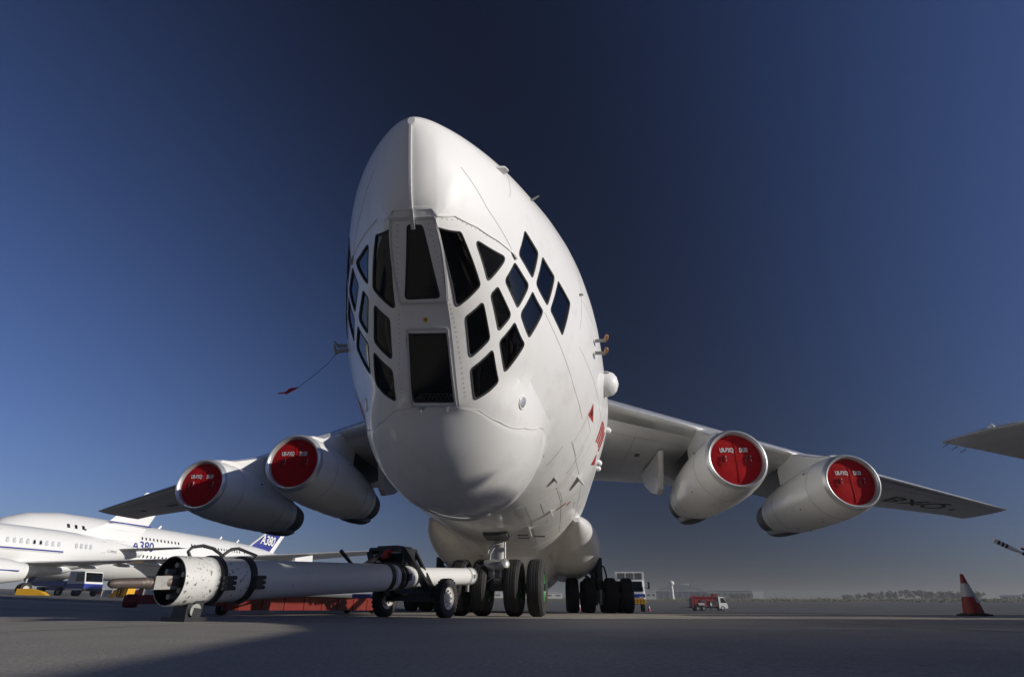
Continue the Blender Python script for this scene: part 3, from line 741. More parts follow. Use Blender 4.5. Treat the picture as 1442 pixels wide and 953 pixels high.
    plate([(yl+1.52, z+0.72), (yl+1.52, zt-0.22), (yl+6.5, zt-0.18), (y0+6.4, z+0.55)], 0.58, 'pylon_panel', 'pylon_dark')
for s_ in (1, -1):
    engine(s_*6.6134, 4.4129, 4.0807, s_, 'D130'); engine(s_*10.7979, 6.566, 3.8644, s_, 'D130')
    # flap track fairing beside the inner engine
    bm = MB(); pts = [(8.8, 5.5), (13.2, 5.55), (12.6, 4.9), (11.2, 4.35), (9.9, 4.05), (9.5, 4.2)]
    A = [bm.v((s_*5.35-0.11, a, b)) for a, b in pts]; B = [bm.v((s_*5.35+0.11, a, b)) for a, b in pts]
    bm.face(A); bm.face(B[::-1])
    for i in range(len(pts)): bm.face([A[i], B[i], B[(i+1) % len(pts)], A[(i+1) % len(pts)]])
    o_ = bm.build('flap_track_fairing', 'wing_paint', plane, 0); bv = o_.modifiers.new('bevel', 'BEVEL'); bv.width = 0.06; bv.segments = 3
# tail (behind the nose from here)
bm = MB()
for sg in (0,):
    A = [(29.5, 6.1), (36.5, 6.0), (38.8, 13.6), (34.6, 13.6)]
    bm.rings([[Vector((-0.28, 29.5, 6.0)), Vector((0, 28.9, 6.0)), Vector((0.28, 29.5, 6.0)), Vector((0.2, 36.6, 5.8)), Vector((-0.2, 36.6, 5.8))],
              [Vector((-0.15, 34.3, 13.9)), Vector((0, 34.0, 13.9)), Vector((0.15, 34.3, 13.9)), Vector((0.1, 38.6, 13.9)), Vector((-0.1, 38.6, 13.9))]])
bm.build('tail_fin', 'white_paint', plane, 30)
for sg in (1, -1):
    MB().rings([[Vector((0, 33.6, 13.85)), Vector((0, 35, 14.1)), Vector((0, 38.4, 13.9)), Vector((0, 35, 13.75))],
                [Vector((sg*8.7, 39.0, 13.75)), Vector((sg*8.7, 39.5, 13.85)), Vector((sg*8.7, 40.8, 13.75)), Vector((sg*8.7, 39.5, 13.7))]])
    b_ = MB(); b_.rings([[Vector((0, 33.6, 13.95)), Vector((0, 35, 14.15)), Vector((0, 38.4, 13.95)), Vector((0, 35, 13.8))],
                [Vector((sg*8.7, 39.0, 13.85)), Vector((sg*8.7, 39.5, 13.95)), Vector((sg*8.7, 40.8, 13.85)), Vector((sg*8.7, 39.5, 13.8))]]); b_.build('tailplane', 'white_paint', plane, 30)

# ------------------------------------------------------------------ wheels
def tyre(parent, c, r, w, name='tyre', ax=(1, 0, 0), rimr=0.52, m='rubber', tread=True):
    h = w/2; k = rimr*r
    prof = [(-h*0.72, k), (-h*0.92, k+0.10*(r-k)), (-h, r-0.55*(r-k)), (-h*0.97, r-0.30*(r-k)), (-h*0.82, r-0.10*(r-k)), (-h*0.62, r-0.025*r)]
    if tread:
        for q in (-0.45, -0.15, 0.15, 0.45):
            prof += [(h*(q-0.06), r-0.004*r), (h*(q-0.035), r-0.022*r), (h*(q+0.035), r-0.022*r), (h*(q+0.06), r-0.004*r)]
    else: prof += [(0, r)]
    prof += [(-t, rr) for t, rr in prof[:6][::-1]]
    return MB().lathe(prof, c, ax, 48).build(name, m, parent, 35)
def rim(parent, c, r, w, m, ax=(1, 0, 0), name='rim'):
    prof = [(-w/2, r), (-w/2+0.02, r*0.93), (-w*0.22, r*0.86), (-w*0.18, r*0.45), (-w*0.42, r*0.36), (-w*0.46, r*0.2), (-w*0.46, 0.002)]
    bm = MB(); bm.lathe(prof, c, ax, 32, False, True); bm.lathe([(-t, rr) for t, rr in prof], c, ax, 32, False, True)
    A = Vector(ax).normalized(); x = Vector((0, 1, 0)) if abs(A.y) < .5 else Vector((0, 0, 1)); x = (x-A*x.dot(A)).normalized(); z = A.cross(x)
    for k in range(8):
        a = 2*math.pi*k/8; p = Vector(c)+(x*math.cos(a)+z*math.sin(a))*r*0.62
        for s_ in (-1, 1): bm.lathe([(0.0, r*0.09), (0.03, r*0.09)], p+A*s_*w*0.19, A*s_, 8, True, True)
    return bm.build(name, m, parent, 40)
ng = MB()
NX, NY = 0.10, 0.5
ng.lathe([(0.0, 0.10), (0.42, 0.10), (0.44, 0.135), (0.98, 0.135), (1.02, 0.16), (1.15, 0.16)], (NX, NY, 0.52), (0, 0, 1), 20, True, True)
ngear = ng.build('nose_gear', 'gear_metal', plane, 40)
MB().bar((NX-0.95, NY, 0.53), (NX+0.95, NY, 0.53), 0.13, 0.13).box((NX, NY-0.05, 0.56), (0.32, 0.34, 0.20)).build('axle', 'gear_dark', ngear)
b_ = MB(); b_.lathe([(0, 0.10), (0.2, 0.12), (0.36, 0.10), (0.40, 0.05)], (NX-0.28, NY-0.22, 0.94), (1, -0.1, -0.1), 14, True, True); b_.lathe([(0, 0.09), (0.26, 0.10), (0.3, 0.04)], (NX+0.02, NY-0.24, 0.86), (0.3, -0.4, 0.2), 12, True, True)
b_.box((NX-0.02, NY-0.2, 0.78), (0.34, 0.12, 0.16)).box((NX+0.2, NY-0.15, 0.80), (0.10, 0.2, 0.3)); b_.build('steering_unit', 'gear_metal', ngear, 40)
b_ = MB(); b_.bar((NX-0.07, NY-0.30, 0.95), (NX-0.07, NY-0.36, 0.66), 0.035, 0.10); b_.bar((NX+0.07, NY-0.30, 0.95), (NX+0.07, NY-0.36, 0.66), 0.035, 0.10); b_.bar((NX, NY-0.36, 0.66), (NX, NY-0.12, 0.56), 0.16, 0.05); b_.build('torque_link', 'gear_metal', ngear)
for pth, rr in (([(NX-0.22, NY-0.25, 0.98), (NX-0.2, NY-0.3, 1.2), (NX-0.12, NY-0.3, 1.31), (NX+0.06, NY-0.25, 1.35), (NX+0.10, NY-0.2, 1.40)], 0.016), ([(NX-0.17, NY-0.26, 0.92), (NX-0.15, NY-0.3, 1.15), (NX-0.06, NY-0.3, 1.27)], 0.012), ([(NX+0.13, NY-0.2, 1.40), (NX+0.14, NY-0.28, 1.1), (NX+0.15, NY-0.3, 0.82)], 0.02), ([(NX+0.24, NY-0.2, 0.72), (NX+0.2, NY-0.32, 0.85), (NX+0.12, NY-0.34, 0.83)], 0.012), ([(NX-0.3, NY-0.2, 0.9), (NX-0.36, NY-0.3, 0.7), (NX-0.2, NY-0.32, 0.62), (NX-0.1, NY-0.3, 0.7)], 0.012)):
    MB().tube(pth, rr, 8).build('hydraulic_hose', 'frame_grey', ngear, 60)
MB().bar((NX, NY+0.1, 1.0), (NX, NY+1.2, 1.5), 0.12, 0.12).build('drag_brace', 'gear_metal', ngear)
STA = Vector((math.cos(R(-6)), math.sin(R(-6)), 0))      # the nose wheels stand turned a little
for dx in (-0.79, -0.33, 0.33, 0.79):
    c_ = Vector((NX, NY, 0.53))+STA*dx; tyre(ngear, c_, 0.53, 0.33, rimr=0.5, ax=tuple(STA)); rim(ngear, c_, 0.27, 0.27, 'rim_green', ax=tuple(STA))
for s_ in (1, -1):
    for yy in (12.9, 15.5):
        cx = -0.2+s_*3.3
        mg = MB().lathe([(0.0, 0.11), (0.5, 0.11), (0.52, 0.16), (1.5, 0.17)], (cx, yy, 0.55), (0, 0, 1), 18, True, True).build('main_gear', 'gear_dark', plane, 40)
        MB().bar((cx-1.25, yy, 0.65), (cx+1.25, yy, 0.65), 0.2, 0.2).box((cx, yy, 0.6), (0.34, 0.5, 0.44)).build('axle', 'gear_dark', mg)
        b_ = MB(); b_.bar((cx-s_*0.05, yy, 1.25), (cx-s_*0.75, yy-0.1, 1.75), 0.09, 0.10); b_.bar((cx, yy-0.1, 1.2), (cx, yy-0.32, 0.95), 0.12, 0.05); b_.bar((cx, yy-0.32, 0.95), (cx, yy-0.12, 0.62), 0.12, 0.05); b_.build('gear_brace', 'gear_dark', mg)
        MB().tube([(cx+0.2, yy-0.15, 1.0), (cx+0.3, yy-0.2, 1.35), (cx+0.22, yy-0.15, 1.7), (cx+0.1, yy-0.1, 1.75)], 0.035, 8).build('hydraulic_hose', 'gear_dark', mg)
        MB().lathe([(0, 0.07), (0.55, 0.07)], (cx+0.02, yy-0.24, 0.3), (0, 0, 1), 12, True, True).build('damper', 'gear_metal', mg, 40)
        for dx in (-1.08, -0.43, 0.43, 1.08):
            tyre(mg, (cx+dx, yy, 0.65), 0.65, 0.47, rimr=0.5, tread=yy < 14); rim(mg, (cx+dx, yy, 0.65), 0.33, 0.36, 'gear_dark')
    o_ = MB().prism([(s_*1.35-0.2, 1.42), (s_*2.75-0.2, 1.62), (s_*2.75-0.2, 1.56), (s_*1.35-0.2, 1.30)], 'y', 11.2, 13.6).build('gear_door', 'white_paint', plane, 0)

# red streamer blown out from the probe on the starboard side of the nose
p0 = S(-4.3, -1.40)+SN(-4.3, -1.40)*0.17
# streamer: tag on a cord blown sideways, with its red flag at the end
s0 = Vector((-1.72, -5.0, 3.30))
MB().bar(S(-5.0, -1.22), s0, 0.05, 0.03, (0, 1, 0)).tube([s0+Vector((-0.0, 0.02, -0.04)), s0+Vector((-0.03, -0.03, 0.09))], 0.02, 8).build('pitot_probe', 'grey_steel', plane)
cord = [(-1.72, -5.0, 3.26), (-1.83, -4.95, 3.14), (-2.0, -4.9, 3.01), (-2.14, -4.85, 2.93), (-2.27, -4.8, 2.85)]
ws = thing('warning_streamer', 'small dark red streamer blowing on a thin cord beside the aircraft nose', 'streamer', s0)
MB().tube([Vector(c)-s0 for c in cord], 0.0035, 5).build('cord', 'cloth_dark', ws, 60)
bm = MB(); Rg = []
for i, (a, w_) in enumerate((((-2.27, -4.8, 2.85), 0.012), ((-2.33, -4.81, 2.825), 0.03), ((-2.40, -4.82, 2.79), 0.045), ((-2.41, -4.82, 2.785), 0.02), ((-2.47, -4.81, 2.775), 0.012), ((-2.53, -4.8, 2.778), 0.008))):
    c = Vector(a)-s0; Rg.append([c+Vector((0.01, 0.004, w_)), c+Vector((0.0, 0.01, 0)), c+Vector((-0.01, 0.004, -w_)), c+Vector((0, -0.01, 0))])
bm.rings(Rg); bm.build('flag', 'red_mark', ws, 40)

# ------------------------------------------------------------------ tow bar
TB = Vector((-2.59, -6.0, 0.0)); TA = Vector((-0.30, 0.20, 0.72)); T0 = Vector((-2.59, -6.0, 0.36))
tax = (TA-T0).normalized(); tn = tax.cross(Vector((0, 0, 1))).normalized(); tu = tn.cross(tax)
tb = thing('tow_bar', 'long white tubular aircraft tow bar with black clamps and a two wheeled dolly', 'tow bar', TB)
def tp(s_, n_=0.0, u_=0.0): return T0-TB+tax*s_+tn*n_+tu*u_
def ring(s0_, s1_, r0, r1, name, m, n=48, par=None, capA=False, capB=False):
    return MB().lathe([(0, r0-0.03), (0, r0), (s1_-s0_, r1), (s1_-s0_, r1-0.03)], tp(s0_), tax, n, capA, capB).build(name, m, par or tb, 35)
MB().lathe([(0.0, 0.218), (0.0, 0.228), (0.02, 0.232), (0.46, 0.224)], tp(0), tax, 48).build('head_tube', 'bar_chipped', tb, 35)
MB().lathe([(0.30, 0.215), (0.004, 0.2175), (0.0, 0.222), (-0.004, 0.2195)], tp(0), tax, 48).build('head_dark_lining', 'black_steel', tb, 35)  # black lining puts the shade of the open tube mouth into colour
MB().lathe([(0.44, 0.222), (0.82, 0.215)], tp(0), tax, 48).build('middle_tube', 'bar_chipped', tb, 35)
MB().lathe([(0.80, 0.214), (1.4, 0.205), (3.55, 0.19), (3.56, 0.14)], tp(0), tax, 48).build('main_tube', 'bar_white', tb, 35)
ins = MB().lathe([(0.12, 0.214), (0.12, 0.001)], tp(0), tax, 40).build('end_plate', 'black_steel', tb, 0)  # black disc, the dark inside of the tube mouth put into its colour
for k in range(6):
    a = 2*math.pi*k/6+0.4; MB().lathe([(-0.10, 0.001), (-0.10, 0.025), (0.05, 0.03)], tp(0.13, 0.145*math.cos(a), 0.145*math.sin(a)), tax, 10).build('end_bolt', 'grey_steel', ins, 40)
bt = MB().lathe([(0.31, 0.07), (-0.05, 0.075), (-0.10, 0.05), (-0.45, 0.045), (-0.55, 0.040), (-0.58, 0.02)], tp(0, 0, -0.015), tax, 20, True, True).build('draw_shaft', 'rust_steel', tb, 40)
MB().box(tp(-0.07, 0, -0.015), (0.13, 0.24, 0.12), Matrix((tn, tax, tu)).transposed()).build('shaft_block', 'grey_steel', bt)
for cs in (0.44, 0.83):
    cl = MB().lathe([(-0.035, 0.21), (-0.035, 0.243), (0.035, 0.243), (0.035, 0.21)], tp(cs), tax, 48).build('clamp_band', 'black_steel', tb, 35)
    bb_ = MB(); bb_.box(tp(cs+0.02, 0.26, -0.03), (0.08, 0.09, 0.13), Matrix((tn, tax, tu)).transposed())
    for k in range(3): bb_.lathe([(-0.06, 0.02), (0.09, 0.02)], tp(cs+0.02, 0.275, -0.08+0.05*k), tax, 8, True, True)
    bb_.build('clamp_bolt', 'black_steel', cl)
h1 = [(0.193, 0.19), (0.138, 0.275), (0.176, 0.317), (0.297, 0.336), (0.424, 0.312), (0.535, 0.257), (0.573, 0.172)]
h2 = [(0.555, 0.172), (0.58, 0.259), (0.661, 0.312), (0.754, 0.322), (1.019, 0.254), (0.955, 0.169)]
for hh in (h1, h2): MB().tube([tp(a, 0, b) for a, b in hh], 0.017, 10).build('lift_handle', 'black_steel', tb, 60)
MB().tube([tp(2.47, 0, 0.35), tp(2.62, 0, 0.25), tp(2.78, 0, 0.15)], [0.026, 0.024, 0.018], 10).build('lever', 'black_steel', tb, 60)
# support foot under the head, standing on the concrete
ft = MB(); 
rb = Matrix((tn, Vector((tax.x, tax.y, 0)).normalized(), Vector((0, 0, 1)))).transposed()
for n_ in (-0.11, 0.11): ft.bar(tp(0.30, n_, -0.16), tp(0.26, n_*1.1, -0.372)+Vector((0, 0, 0)), 0.10, 0.03, tuple(tn))
p_ = tp(0.27); ft.box((p_.x, p_.y, 0.02), (0.34, 0.26, 0.04), rb); ft.box((p_.x, p_.y, 0.10), (0.2, 0.16, 0.14), rb)
ft.build('support_foot', 'black_steel', tb)
MB().lathe([(-0.13, 0.001), (-0.13, 0.06), (0.13, 0.06), (0.13, 0.001)], (p_.x, p_.y, 0.10), tn, 18).build('foot_roller', 'grey_steel', tb, 40)
# centre joint: black collars, neck and thinner rear tube
for a, b, r0, m in ((3.46, 3.56, 0.197, 'black_steel'), (3.62, 3.72, 0.185, 'bar_white'), (3.72, 3.80, 0.195, 'black_steel'), (3.86, 3.92, 0.188, 'black_steel')):
    ring(a, b, r0, r0, 'collar', m)
MB().lathe([(3.5, 0.17), (4.1, 0.17), (4.22, 0.155), (4.26, 0.10)], tp(0), tax, 40).build('neck_tube', 'bar_chipped', tb, 35)
MB().lathe([(4.1, 0.15), (6.05, 0.145), (6.06, 0.155), (6.12, 0.155), (6.13, 0.145), (6.24, 0.145), (6.25, 0.155), (6.31, 0.15), (6.36, 0.10), (6.38, 0.001)], tp(0), tax, 40).build('rear_tube', 'bar_white', tb, 35)
MB().lathe([(6.36, 0.05), (6.46, 0.055), (6.5, 0.08), (6.56, 0.08), (6.6, 0.04), (6.86, 0.035)], tp(0), tax, 16, False, True).build('tow_head', 'gear_dark', tb, 40)
rs_ = MB()
for s_ in (6.09, 6.28):
    rs_.lathe([(-0.012, 0.14), (-0.012, 0.162), (0.012, 0.162), (0.012, 0.14)], tp(s_), tax, 36)
rs_.box(tp(6.2, 0.15, 0.0), (0.05, 0.08, 0.06), rb); rs_.box(tp(6.15, 0.02, -0.2), (0.05, 0.05, 0.14), rb)
rs_.build('shear_ring', 'grey_steel', tb, 35)
for nn_, uu_ in ((0.155, 0.02), (0.16, -0.03), (-0.10, 0.15)): pass
bc = MB()
for s_, k in ((3.76, 0), (3.89, 1)):
    for a in (-0.1, 0.05, 0.2): bc.lathe([(-0.05, 0.018), (0.05, 0.018)], tp(s_, 0.205*math.cos(a), 0.205*math.sin(a)), tax, 8, True, True)
    bc.box(tp(s_, 0.20, 0.0), (0.05, 0.07, 0.10), rb)
bc.build('collar_bolt', 'black_steel', tb)
# dolly
DS = 4.45
def dp(n_, s_, z): 
    q = tp(DS+s_, n_); return Vector((q.x, q.y, z))
RWH = 0.285
for n_ in (-0.62, 0.56):
    dw = tyre(tb, dp(n_, 0, RWH), RWH, 0.15, 'dolly_tyre', tuple(tn), 0.58)
    lug = MB()
    for k in range(26):
        a = 2*math.pi*k/26; c = dp(n_, 0, RWH)+(Vector((tax.x, tax.y, 0)).normalized()*math.cos(a)+Vector((0, 0, 1))*math.sin(a))*(RWH-0.004)
        rr = Matrix((tn, Vector((0, 0, 1)).cross(tn), Vector((0, 0, 1)))).transposed() @ Matrix.Rotation(0, 3, 'X')
        t_ = (-Vector((tax.x, tax.y, 0)).normalized()*math.sin(a)+Vector((0, 0, 1))*math.cos(a)); o_ = tn.cross(t_)
        lug.box(c, (0.13, 0.028, 0.02), Matrix((tn, t_, o_)).transposed())
    lug.build('tread_lug', 'rubber', dw, 0)
    rim(dw, dp(n_, 0, RWH), 0.17, 0.12, 'rim_white', tuple(tn), 'dolly_rim')
fr = MB()
fr.bar(dp(-0.60, 0, 0.285), dp(0.54, 0, 0.285), 0.09, 0.09)
fr.bar(dp(-0.42, -0.22, 0.38), dp(-0.42, 0.25, 0.38), 0.08, 0.14); fr.bar(dp(0.36, -0.22, 0.38), dp(0.36, 0.25, 0.38), 0.08, 0.14)
fr.bar(dp(-0.46, -0.1, 0.38), dp(0.40, -0.1, 0.38), 0.10, 0.08); fr.bar(dp(-0.40, 0.1, 0.3), dp(-0.2, 0.1, 0.46), 0.2, 0.05)
fr.bar(dp(-0.5, 0.0, 0.42), dp(-0.1, 0.0, 0.42), 0.3, 0.10)
fr.build('dolly_frame', 'black_steel', tb)
br_ = MB()
br_.bar(dp(-0.13, -0.30, 1.02), dp(0.36, -0.12, 0.33), 0.11, 0.075, tuple(tax)); br_.bar(dp(-0.14, 0.05, 1.02), dp(0.34, 0.05, 0.33), 0.05, 0.05, tuple(tax))
br_.bar(dp(-0.82, -0.30, 1.0), dp(-0.60, -0.2, 0.33), 0.10, 0.06, tuple(tax))
br_.build('dolly_arm', 'black_steel', tb)
bx = MB()
bx.bar(dp(-0.82, -0.12, 0.80), dp(-0.12, -0.12, 0.80), 0.40, 0.04)
bx.bar(dp(-0.80, 0.07, 0.92), dp(-0.14, 0.07, 0.92), 0.03, 0.24)
bx.bar(dp(-0.80, -0.31, 1.03), dp(-0.10, -0.31, 1.03), 0.05, 0.05); bx.bar(dp(-0.66, -0.1, 1.065), dp(-0.24, -0.1, 1.065), 0.42, 0.03)
for n_ in (-0.81, -0.12): bx.bar(dp(n_, -0.32, 0.92), dp(n_, 0.08, 0.92), 0.03, 0.24)
bx.bar(dp(-0.45, -0.2, 0.72), dp(-0.45, 0.1, 0.72), 0.3, 0.12)
pump = bx.build('pump_box', 'black_steel', tb)
MB().lathe([(0, 0.001), (0, 0.05), (0.10, 0.055), (0.14, 0.03), (0.2, 0.02)], dp(-0.50, -0.30, 0.95), tuple((tn*0.9+Vector((0, 0, 0.45))).normalized()), 14, False, True).bar(dp(-0.52, -0.33, 0.90), dp(-0.40, -0.33, 0.93), 0.06, 0.08).build('pump_valve', 'signal_red', tb, 40)
MB().lathe([(0, 0.03), (0.2, 0.03)], dp(-0.74, -0.28, 0.93), tuple(tn), 12, True, True).lathe([(0, 0.018), (0.22, 0.018)], dp(-0.36, -0.30, 0.97), tuple(tn), 10, True, True).build('pump_cylinder', 'gear_metal', tb, 40)
for k in range(3):
    MB().tube([tp(2.98+0.1*k, -0.02*k, 0.18), tp(3.15+0.1*k, -0.03, 0.24+0.02*k), tp(3.38+0.06*k, -0.08, 0.31+0.03*k), dp(-0.74+0.05*k, -0.26, 0.92)], 0.013, 8).build('hydraulic_hose', 'black_steel', tb, 60)

# ------------------------------------------------------------------ red trailer behind the tow bar
def V2(a): return Vector(a)
ca = Vector((-4.75, -2.1)); cb = Vector((-3.45, 3.6)); cx_ = (cb-ca).normalized(); cn_ = Vector((cx_.y, -cx_.x)); cm = (ca+cb)/2; CL_ = (cb-ca).length
tr = thing('red_trailer', 'low dark red steel trailer frame lying behind the white tow bar', 'trailer', (cm.x, cm.y, 0), math.atan2(-cx_.x, cx_.y))
# local: y along the frame towards the aircraft, x across
b_ = MB()
for x_ in (-0.5, 0.5): b_.box((x_, 0, 0.22), (0.10, CL_, 0.16))
b_.build('side_beam', 'trailer_red', tr)
for k in range(9): MB().box((0, -CL_/2+0.2+k*(CL_-0.4)/8, 0.24), (0.9, 0.10, 0.10)).build('cross_member', 'trailer_red', tr)
b_ = MB(); b_.box((0, 0.2, 0.315), (1.06, CL_-0.6, 0.03)); b_.build('deck_plate', 'trailer_red', tr)
for y_ in (-CL_/2+0.35, CL_/2-0.5):
    for x_ in (-0.36, 0.36): tyre(tr, (x_, y_, 0.11), 0.11, 0.10, 'castor', (1, 0, 0), 0.5, tread=False)
b_ = MB(); b_.box((0.545, 0.05, 0.185), (0.03, CL_-0.3, 0.22)); b_.build('skirt_plate', 'trailer_red', tr)
for k in range(9): MB().box((0.565, -CL_/2+0.5+k*0.6, 0.185), (0.02, 0.06, 0.22)).build('stiffener', 'trailer_red', tr)
b_ = MB(); b_.bar((-0.1, -CL_/2+0.1, 0.24), (-0.75, -CL_/2-0.35, 0.22), 0.10, 0.13); b_.build('draw_arm', 'trailer_red', tr)
MB().lathe([(-0.10, 0.001), (-0.10, 0.085), (-0.07, 0.10), (0.07, 0.10), (0.10, 0.085), (0.10, 0.001)], (-0.80, -CL_/2-0.38, 0.20), (0.75, 0.6, 0), 24).build('end_roller', 'trailer_red', tr, 40)
b_ = MB(); b_.box((0.40, CL_/2-0.06, 0.42), (0.06, 0.06, 0.3)); b_.bar((0.40, CL_/2-0.06, 0.56), (0.46, CL_/2+0.18, 0.20), 0.05, 0.04); b_.build('end_post', 'trailer_red', tr)
b_ = MB(); b_.box((0.1, CL_/2-0.5, 0.38), (0.5, 0.4, 0.10)); b_.build('blue_case', 'truck_blue', tr)

# ------------------------------------------------------------------ traffic cones
def cone(name, x, y, label, group, h=0.75, copy=None, detailed=False, tilt=0.0):
    t = thing(name, label, 'traffic cone', (x, y, g(x, y)+0.001), 0.3, group); t.rotation_euler = (tilt, 0, 0.3)
    k = h/0.75
    MB().lathe([(0.045, 0.172*k), (0.27*h, 0.146*k), (0.30*h, 0.142*k)], (0, 0, 0), (0, 0, 1), 28).lathe([(0.30*h, 0.142*k), (0.45*h, 0.116*k)], (0, 0, 0), (0, 0, 1), 28).build('cone_skirt', 'cone_red', t, 50)
    MB().lathe([(0.45*h, 0.118*k), (0.452*h, 0.122*k), (0.77*h, 0.066*k), (0.772*h, 0.062*k)], (0, 0, 0), (0, 0, 1), 28).build('reflective_sleeve', 'reflective_white', t, 50)
    MB().lathe([(0.77*h, 0.062*k), (0.985*h, 0.030*k), (h, 0.024*k), (h, 0.016*k), (0.9*h, 0.014*k)], (0, 0, 0), (0, 0, 1), 24).build('cone_tip', 'cone_red', t, 50)
    pts = [(0.27*k, 0.12*k), (0.12*k, 0.27*k), (-0.12*k, 0.27*k), (-0.27*k, 0.12*k), (-0.27*k, -0.12*k), (-0.12*k, -0.27*k), (0.12*k, -0.27*k), (0.27*k, -0.12*k)]
    MB().prism(pts, 'z', 0.0, 0.035*k).prism([(a*0.8, b*0.8) for a, b in pts], 'z', 0.036*k, 0.05*k).build('cone_base', 'rubber' if detailed else 'cone_red', t, 0)
    return t
def cone_sticker(t, h):
    b_ = MB(); vs = []
    for (a0, z0) in ((-1.75, 0.30), (-1.75, 0.43), (-0.85, 0.43), (-0.85, 0.30)): pass
    rows = []
    for z in (0.235, 0.35):
        r = 0.142-(z-0.225)*0.235+0.006
        rows.append([(r*math.cos(a), r*math.sin(a), z) for a in [-1.7+1.3*i/8 for i in range(9)]])
    VV = [[b_.v(p) for p in rw] for rw in rows]
    for i in range(8): b_.face([VV[0][i], VV[0][i+1], VV[1][i+1], VV[1][i]])
    s_ = b_.build('cone_sticker', 'reflective_white', t, 40)
    r = 0.142-(0.295-0.225)*0.235+0.010
    bm = MB(); bm.face([bm.v((r*math.cos(a), r*math.sin(a), z)) for a, z in ((-0.85, 0.32), (-0.55, 0.32), (-0.70, 0.26))]); bm.build('sticker_mark', 'blue_mark', s_, 0)
c1 = cone('traffic_cone', 9.46, 0.95, 'tall dark red traffic cone with a white sleeve standing alone at the right', None, 0.76, detailed=True)
cone_sticker(c1, 0.76)
cone('traffic_cone', 10.69, 49.2, 'small red and white cone just right of the white cab truck', 'small cones on the far apron', 0.6)
cone('traffic_cone', 4.0, 52.0, 'small red cone seen between the nose wheels and the right main wheels', 'small cones on the far apron', 0.7)
cone('traffic_cone', -6.83, 47.9, 'tiny cone seen between the two pairs of nose wheels', 'small cones on the far apron', 0.45)
# ------------------------------------------------------------------ other aircraft
def body(parent, name, ks, m, n=36, smooth=35):
    """ks: (y, centre z, half width, half height)"""
    bm = MB(); bm.rings([[Vector((w*math.cos(a), y, z+h*math.sin(a))) for a in [2*math.pi*k/n for k in range(n)]] for y, z, w, h in ks]); return bm.build(name, m, parent, smooth)
def foil(parent, name, m, root, tip, th=0.12, n=9):
    """root/tip: (x, y leading, y trailing, z)"""
    Rg = []
    for x, a, b, z in (root, tip):
        c = b-a; pr = [(0, 0), (.05, .5), (.2, .95), (.45, 1), (.75, .55), (1, .05), (1, -.05), (.75, -.3), (.4, -.5), (.15, -.5), (.03, -.3)]
        Rg.append([Vector((x, a+u*c, z+v*th*c/2)) for u, v in pr])
    return MB().rings(Rg) and None
def foil(parent, name, m, root, tip, th=0.12):
    bm = MB(); Rg = []
    pr = [(0, 0), (.05, .5), (.2, .95), (.45, 1), (.75, .55), (1, .05), (1, -.05), (.75, -.3), (.4, -.5), (.15, -.5), (.03, -.3)]
    for x, a, b, z in (root, tip):
        c = b-a; Rg.append([Vector((x, a+u*c, z+v*th*c/2)) for u, v in pr])
    bm.rings(Rg); return bm.build(name, m, parent, 30)
def fin(parent, name, m, root, tip, th=0.5):
    """root/tip: (y leading, y trailing, z)"""
    bm = MB(); Rg = []
    for (a, b, z), k in ((root, 1), (tip, 0.5)):
        c = b-a; Rg.append([Vector((sx*th*k/2, a+u*c, z)) for u, sx in ((0, 0), (.15, .8), (.4, 1), (1, .1), (1, -.1), (.4, -1), (.15, -.8))])
    bm.rings(Rg); return bm.build(name, m, parent, 30)
# white private jet on the left stand
jo = Vector((-48.0, 41.3)); jz = 0.83
jet = thing('private_jet', 'white twin engined jet with thin blue stripes and cabin windows at far left', 'airplane', (jo.x, jo.y, jz), -0.263)
JS = [(-26, 3.0, .05, .05), (-25.4, 3.1, .7, .6), (-24, 3.35, 1.35, 1.25), (-22, 3.7, 1.85, 1.8), (-19.5, 3.85, 2.0, 2.05), (-2, 3.85, 2.0, 2.05), (1, 3.9, 1.96, 1.98), (4, 4.1, 1.6, 1.65), (7, 4.3, 1.1, 1.15), (9.5, 4.45, .6, .65), (10.8, 4.5, .25, .3)]
body(jet, 'fuselage', JS, 'truck_white')
def js(y):
    for (a, b), in zip(zip(JS, JS[1:])):
        if y <= b[0]:
            k = (y-a[0])/(b[0]-a[0]); return [a[i]+k*(b[i]-a[i]) for i in (1, 2, 3)]
    return JS[-1][1:]
def jside(y, z, off=0.01):
    c, w, h = js(y); q = max(-1, min(1, (z-c)/h)); return Vector((w*math.sqrt(max(0, 1-q*q))+off, y, z))
def jpatch(pts, name, m, off=0.012, par=None):
    b_ = MB(); b_.face([b_.v(jside(a, b, off)) for a, b in pts]); return b_.build(name, m, par or jet, 0)
for i, y in enumerate([-4.05+0.56*k for k in range(9)]+[2.2+0.52*k for k in range(4)]):
    zc = 4.44+0.02*max(0, y); w_ = 0.15; h_ = 0.22
    fr_ = jpatch([(y+w_*cx__, zc+h_*cz__) for cx__, cz__ in ((-1, -.6), (-1, .6), (-.6, 1), (.6, 1), (1, .6), (1, -.6), (.6, -1), (-.6, -1))], 'cabin_window', 'lip_metal')
    jpatch([(y+w_*.62*cx__, zc+h_*.7*cz__) for cx__, cz__ in ((-1, -.6), (-1, .6), (-.6, 1), (.6, 1), (1, .6), (1, -.6), (.6, -1), (-.6, -1))], 'pane', 'glass' if i in (4, 5) else 'frame_grey', 0.02, fr_)
def jband(y0, y1, z0, z1, dz, name, m):
    b_ = MB(); pr = None; n = 24
    for i in range(n+1):
        y = y0+(y1-y0)*i/n; zz = z0+(z1-z0)*i/n; q = (b_.v(jside(y, zz, .012)), b_.v(jside(y, zz+dz, .012)))
        if pr: b_.face([pr[0], q[0], q[1], pr[1]])
        pr = q
    b_.build(name, m, jet, 0)
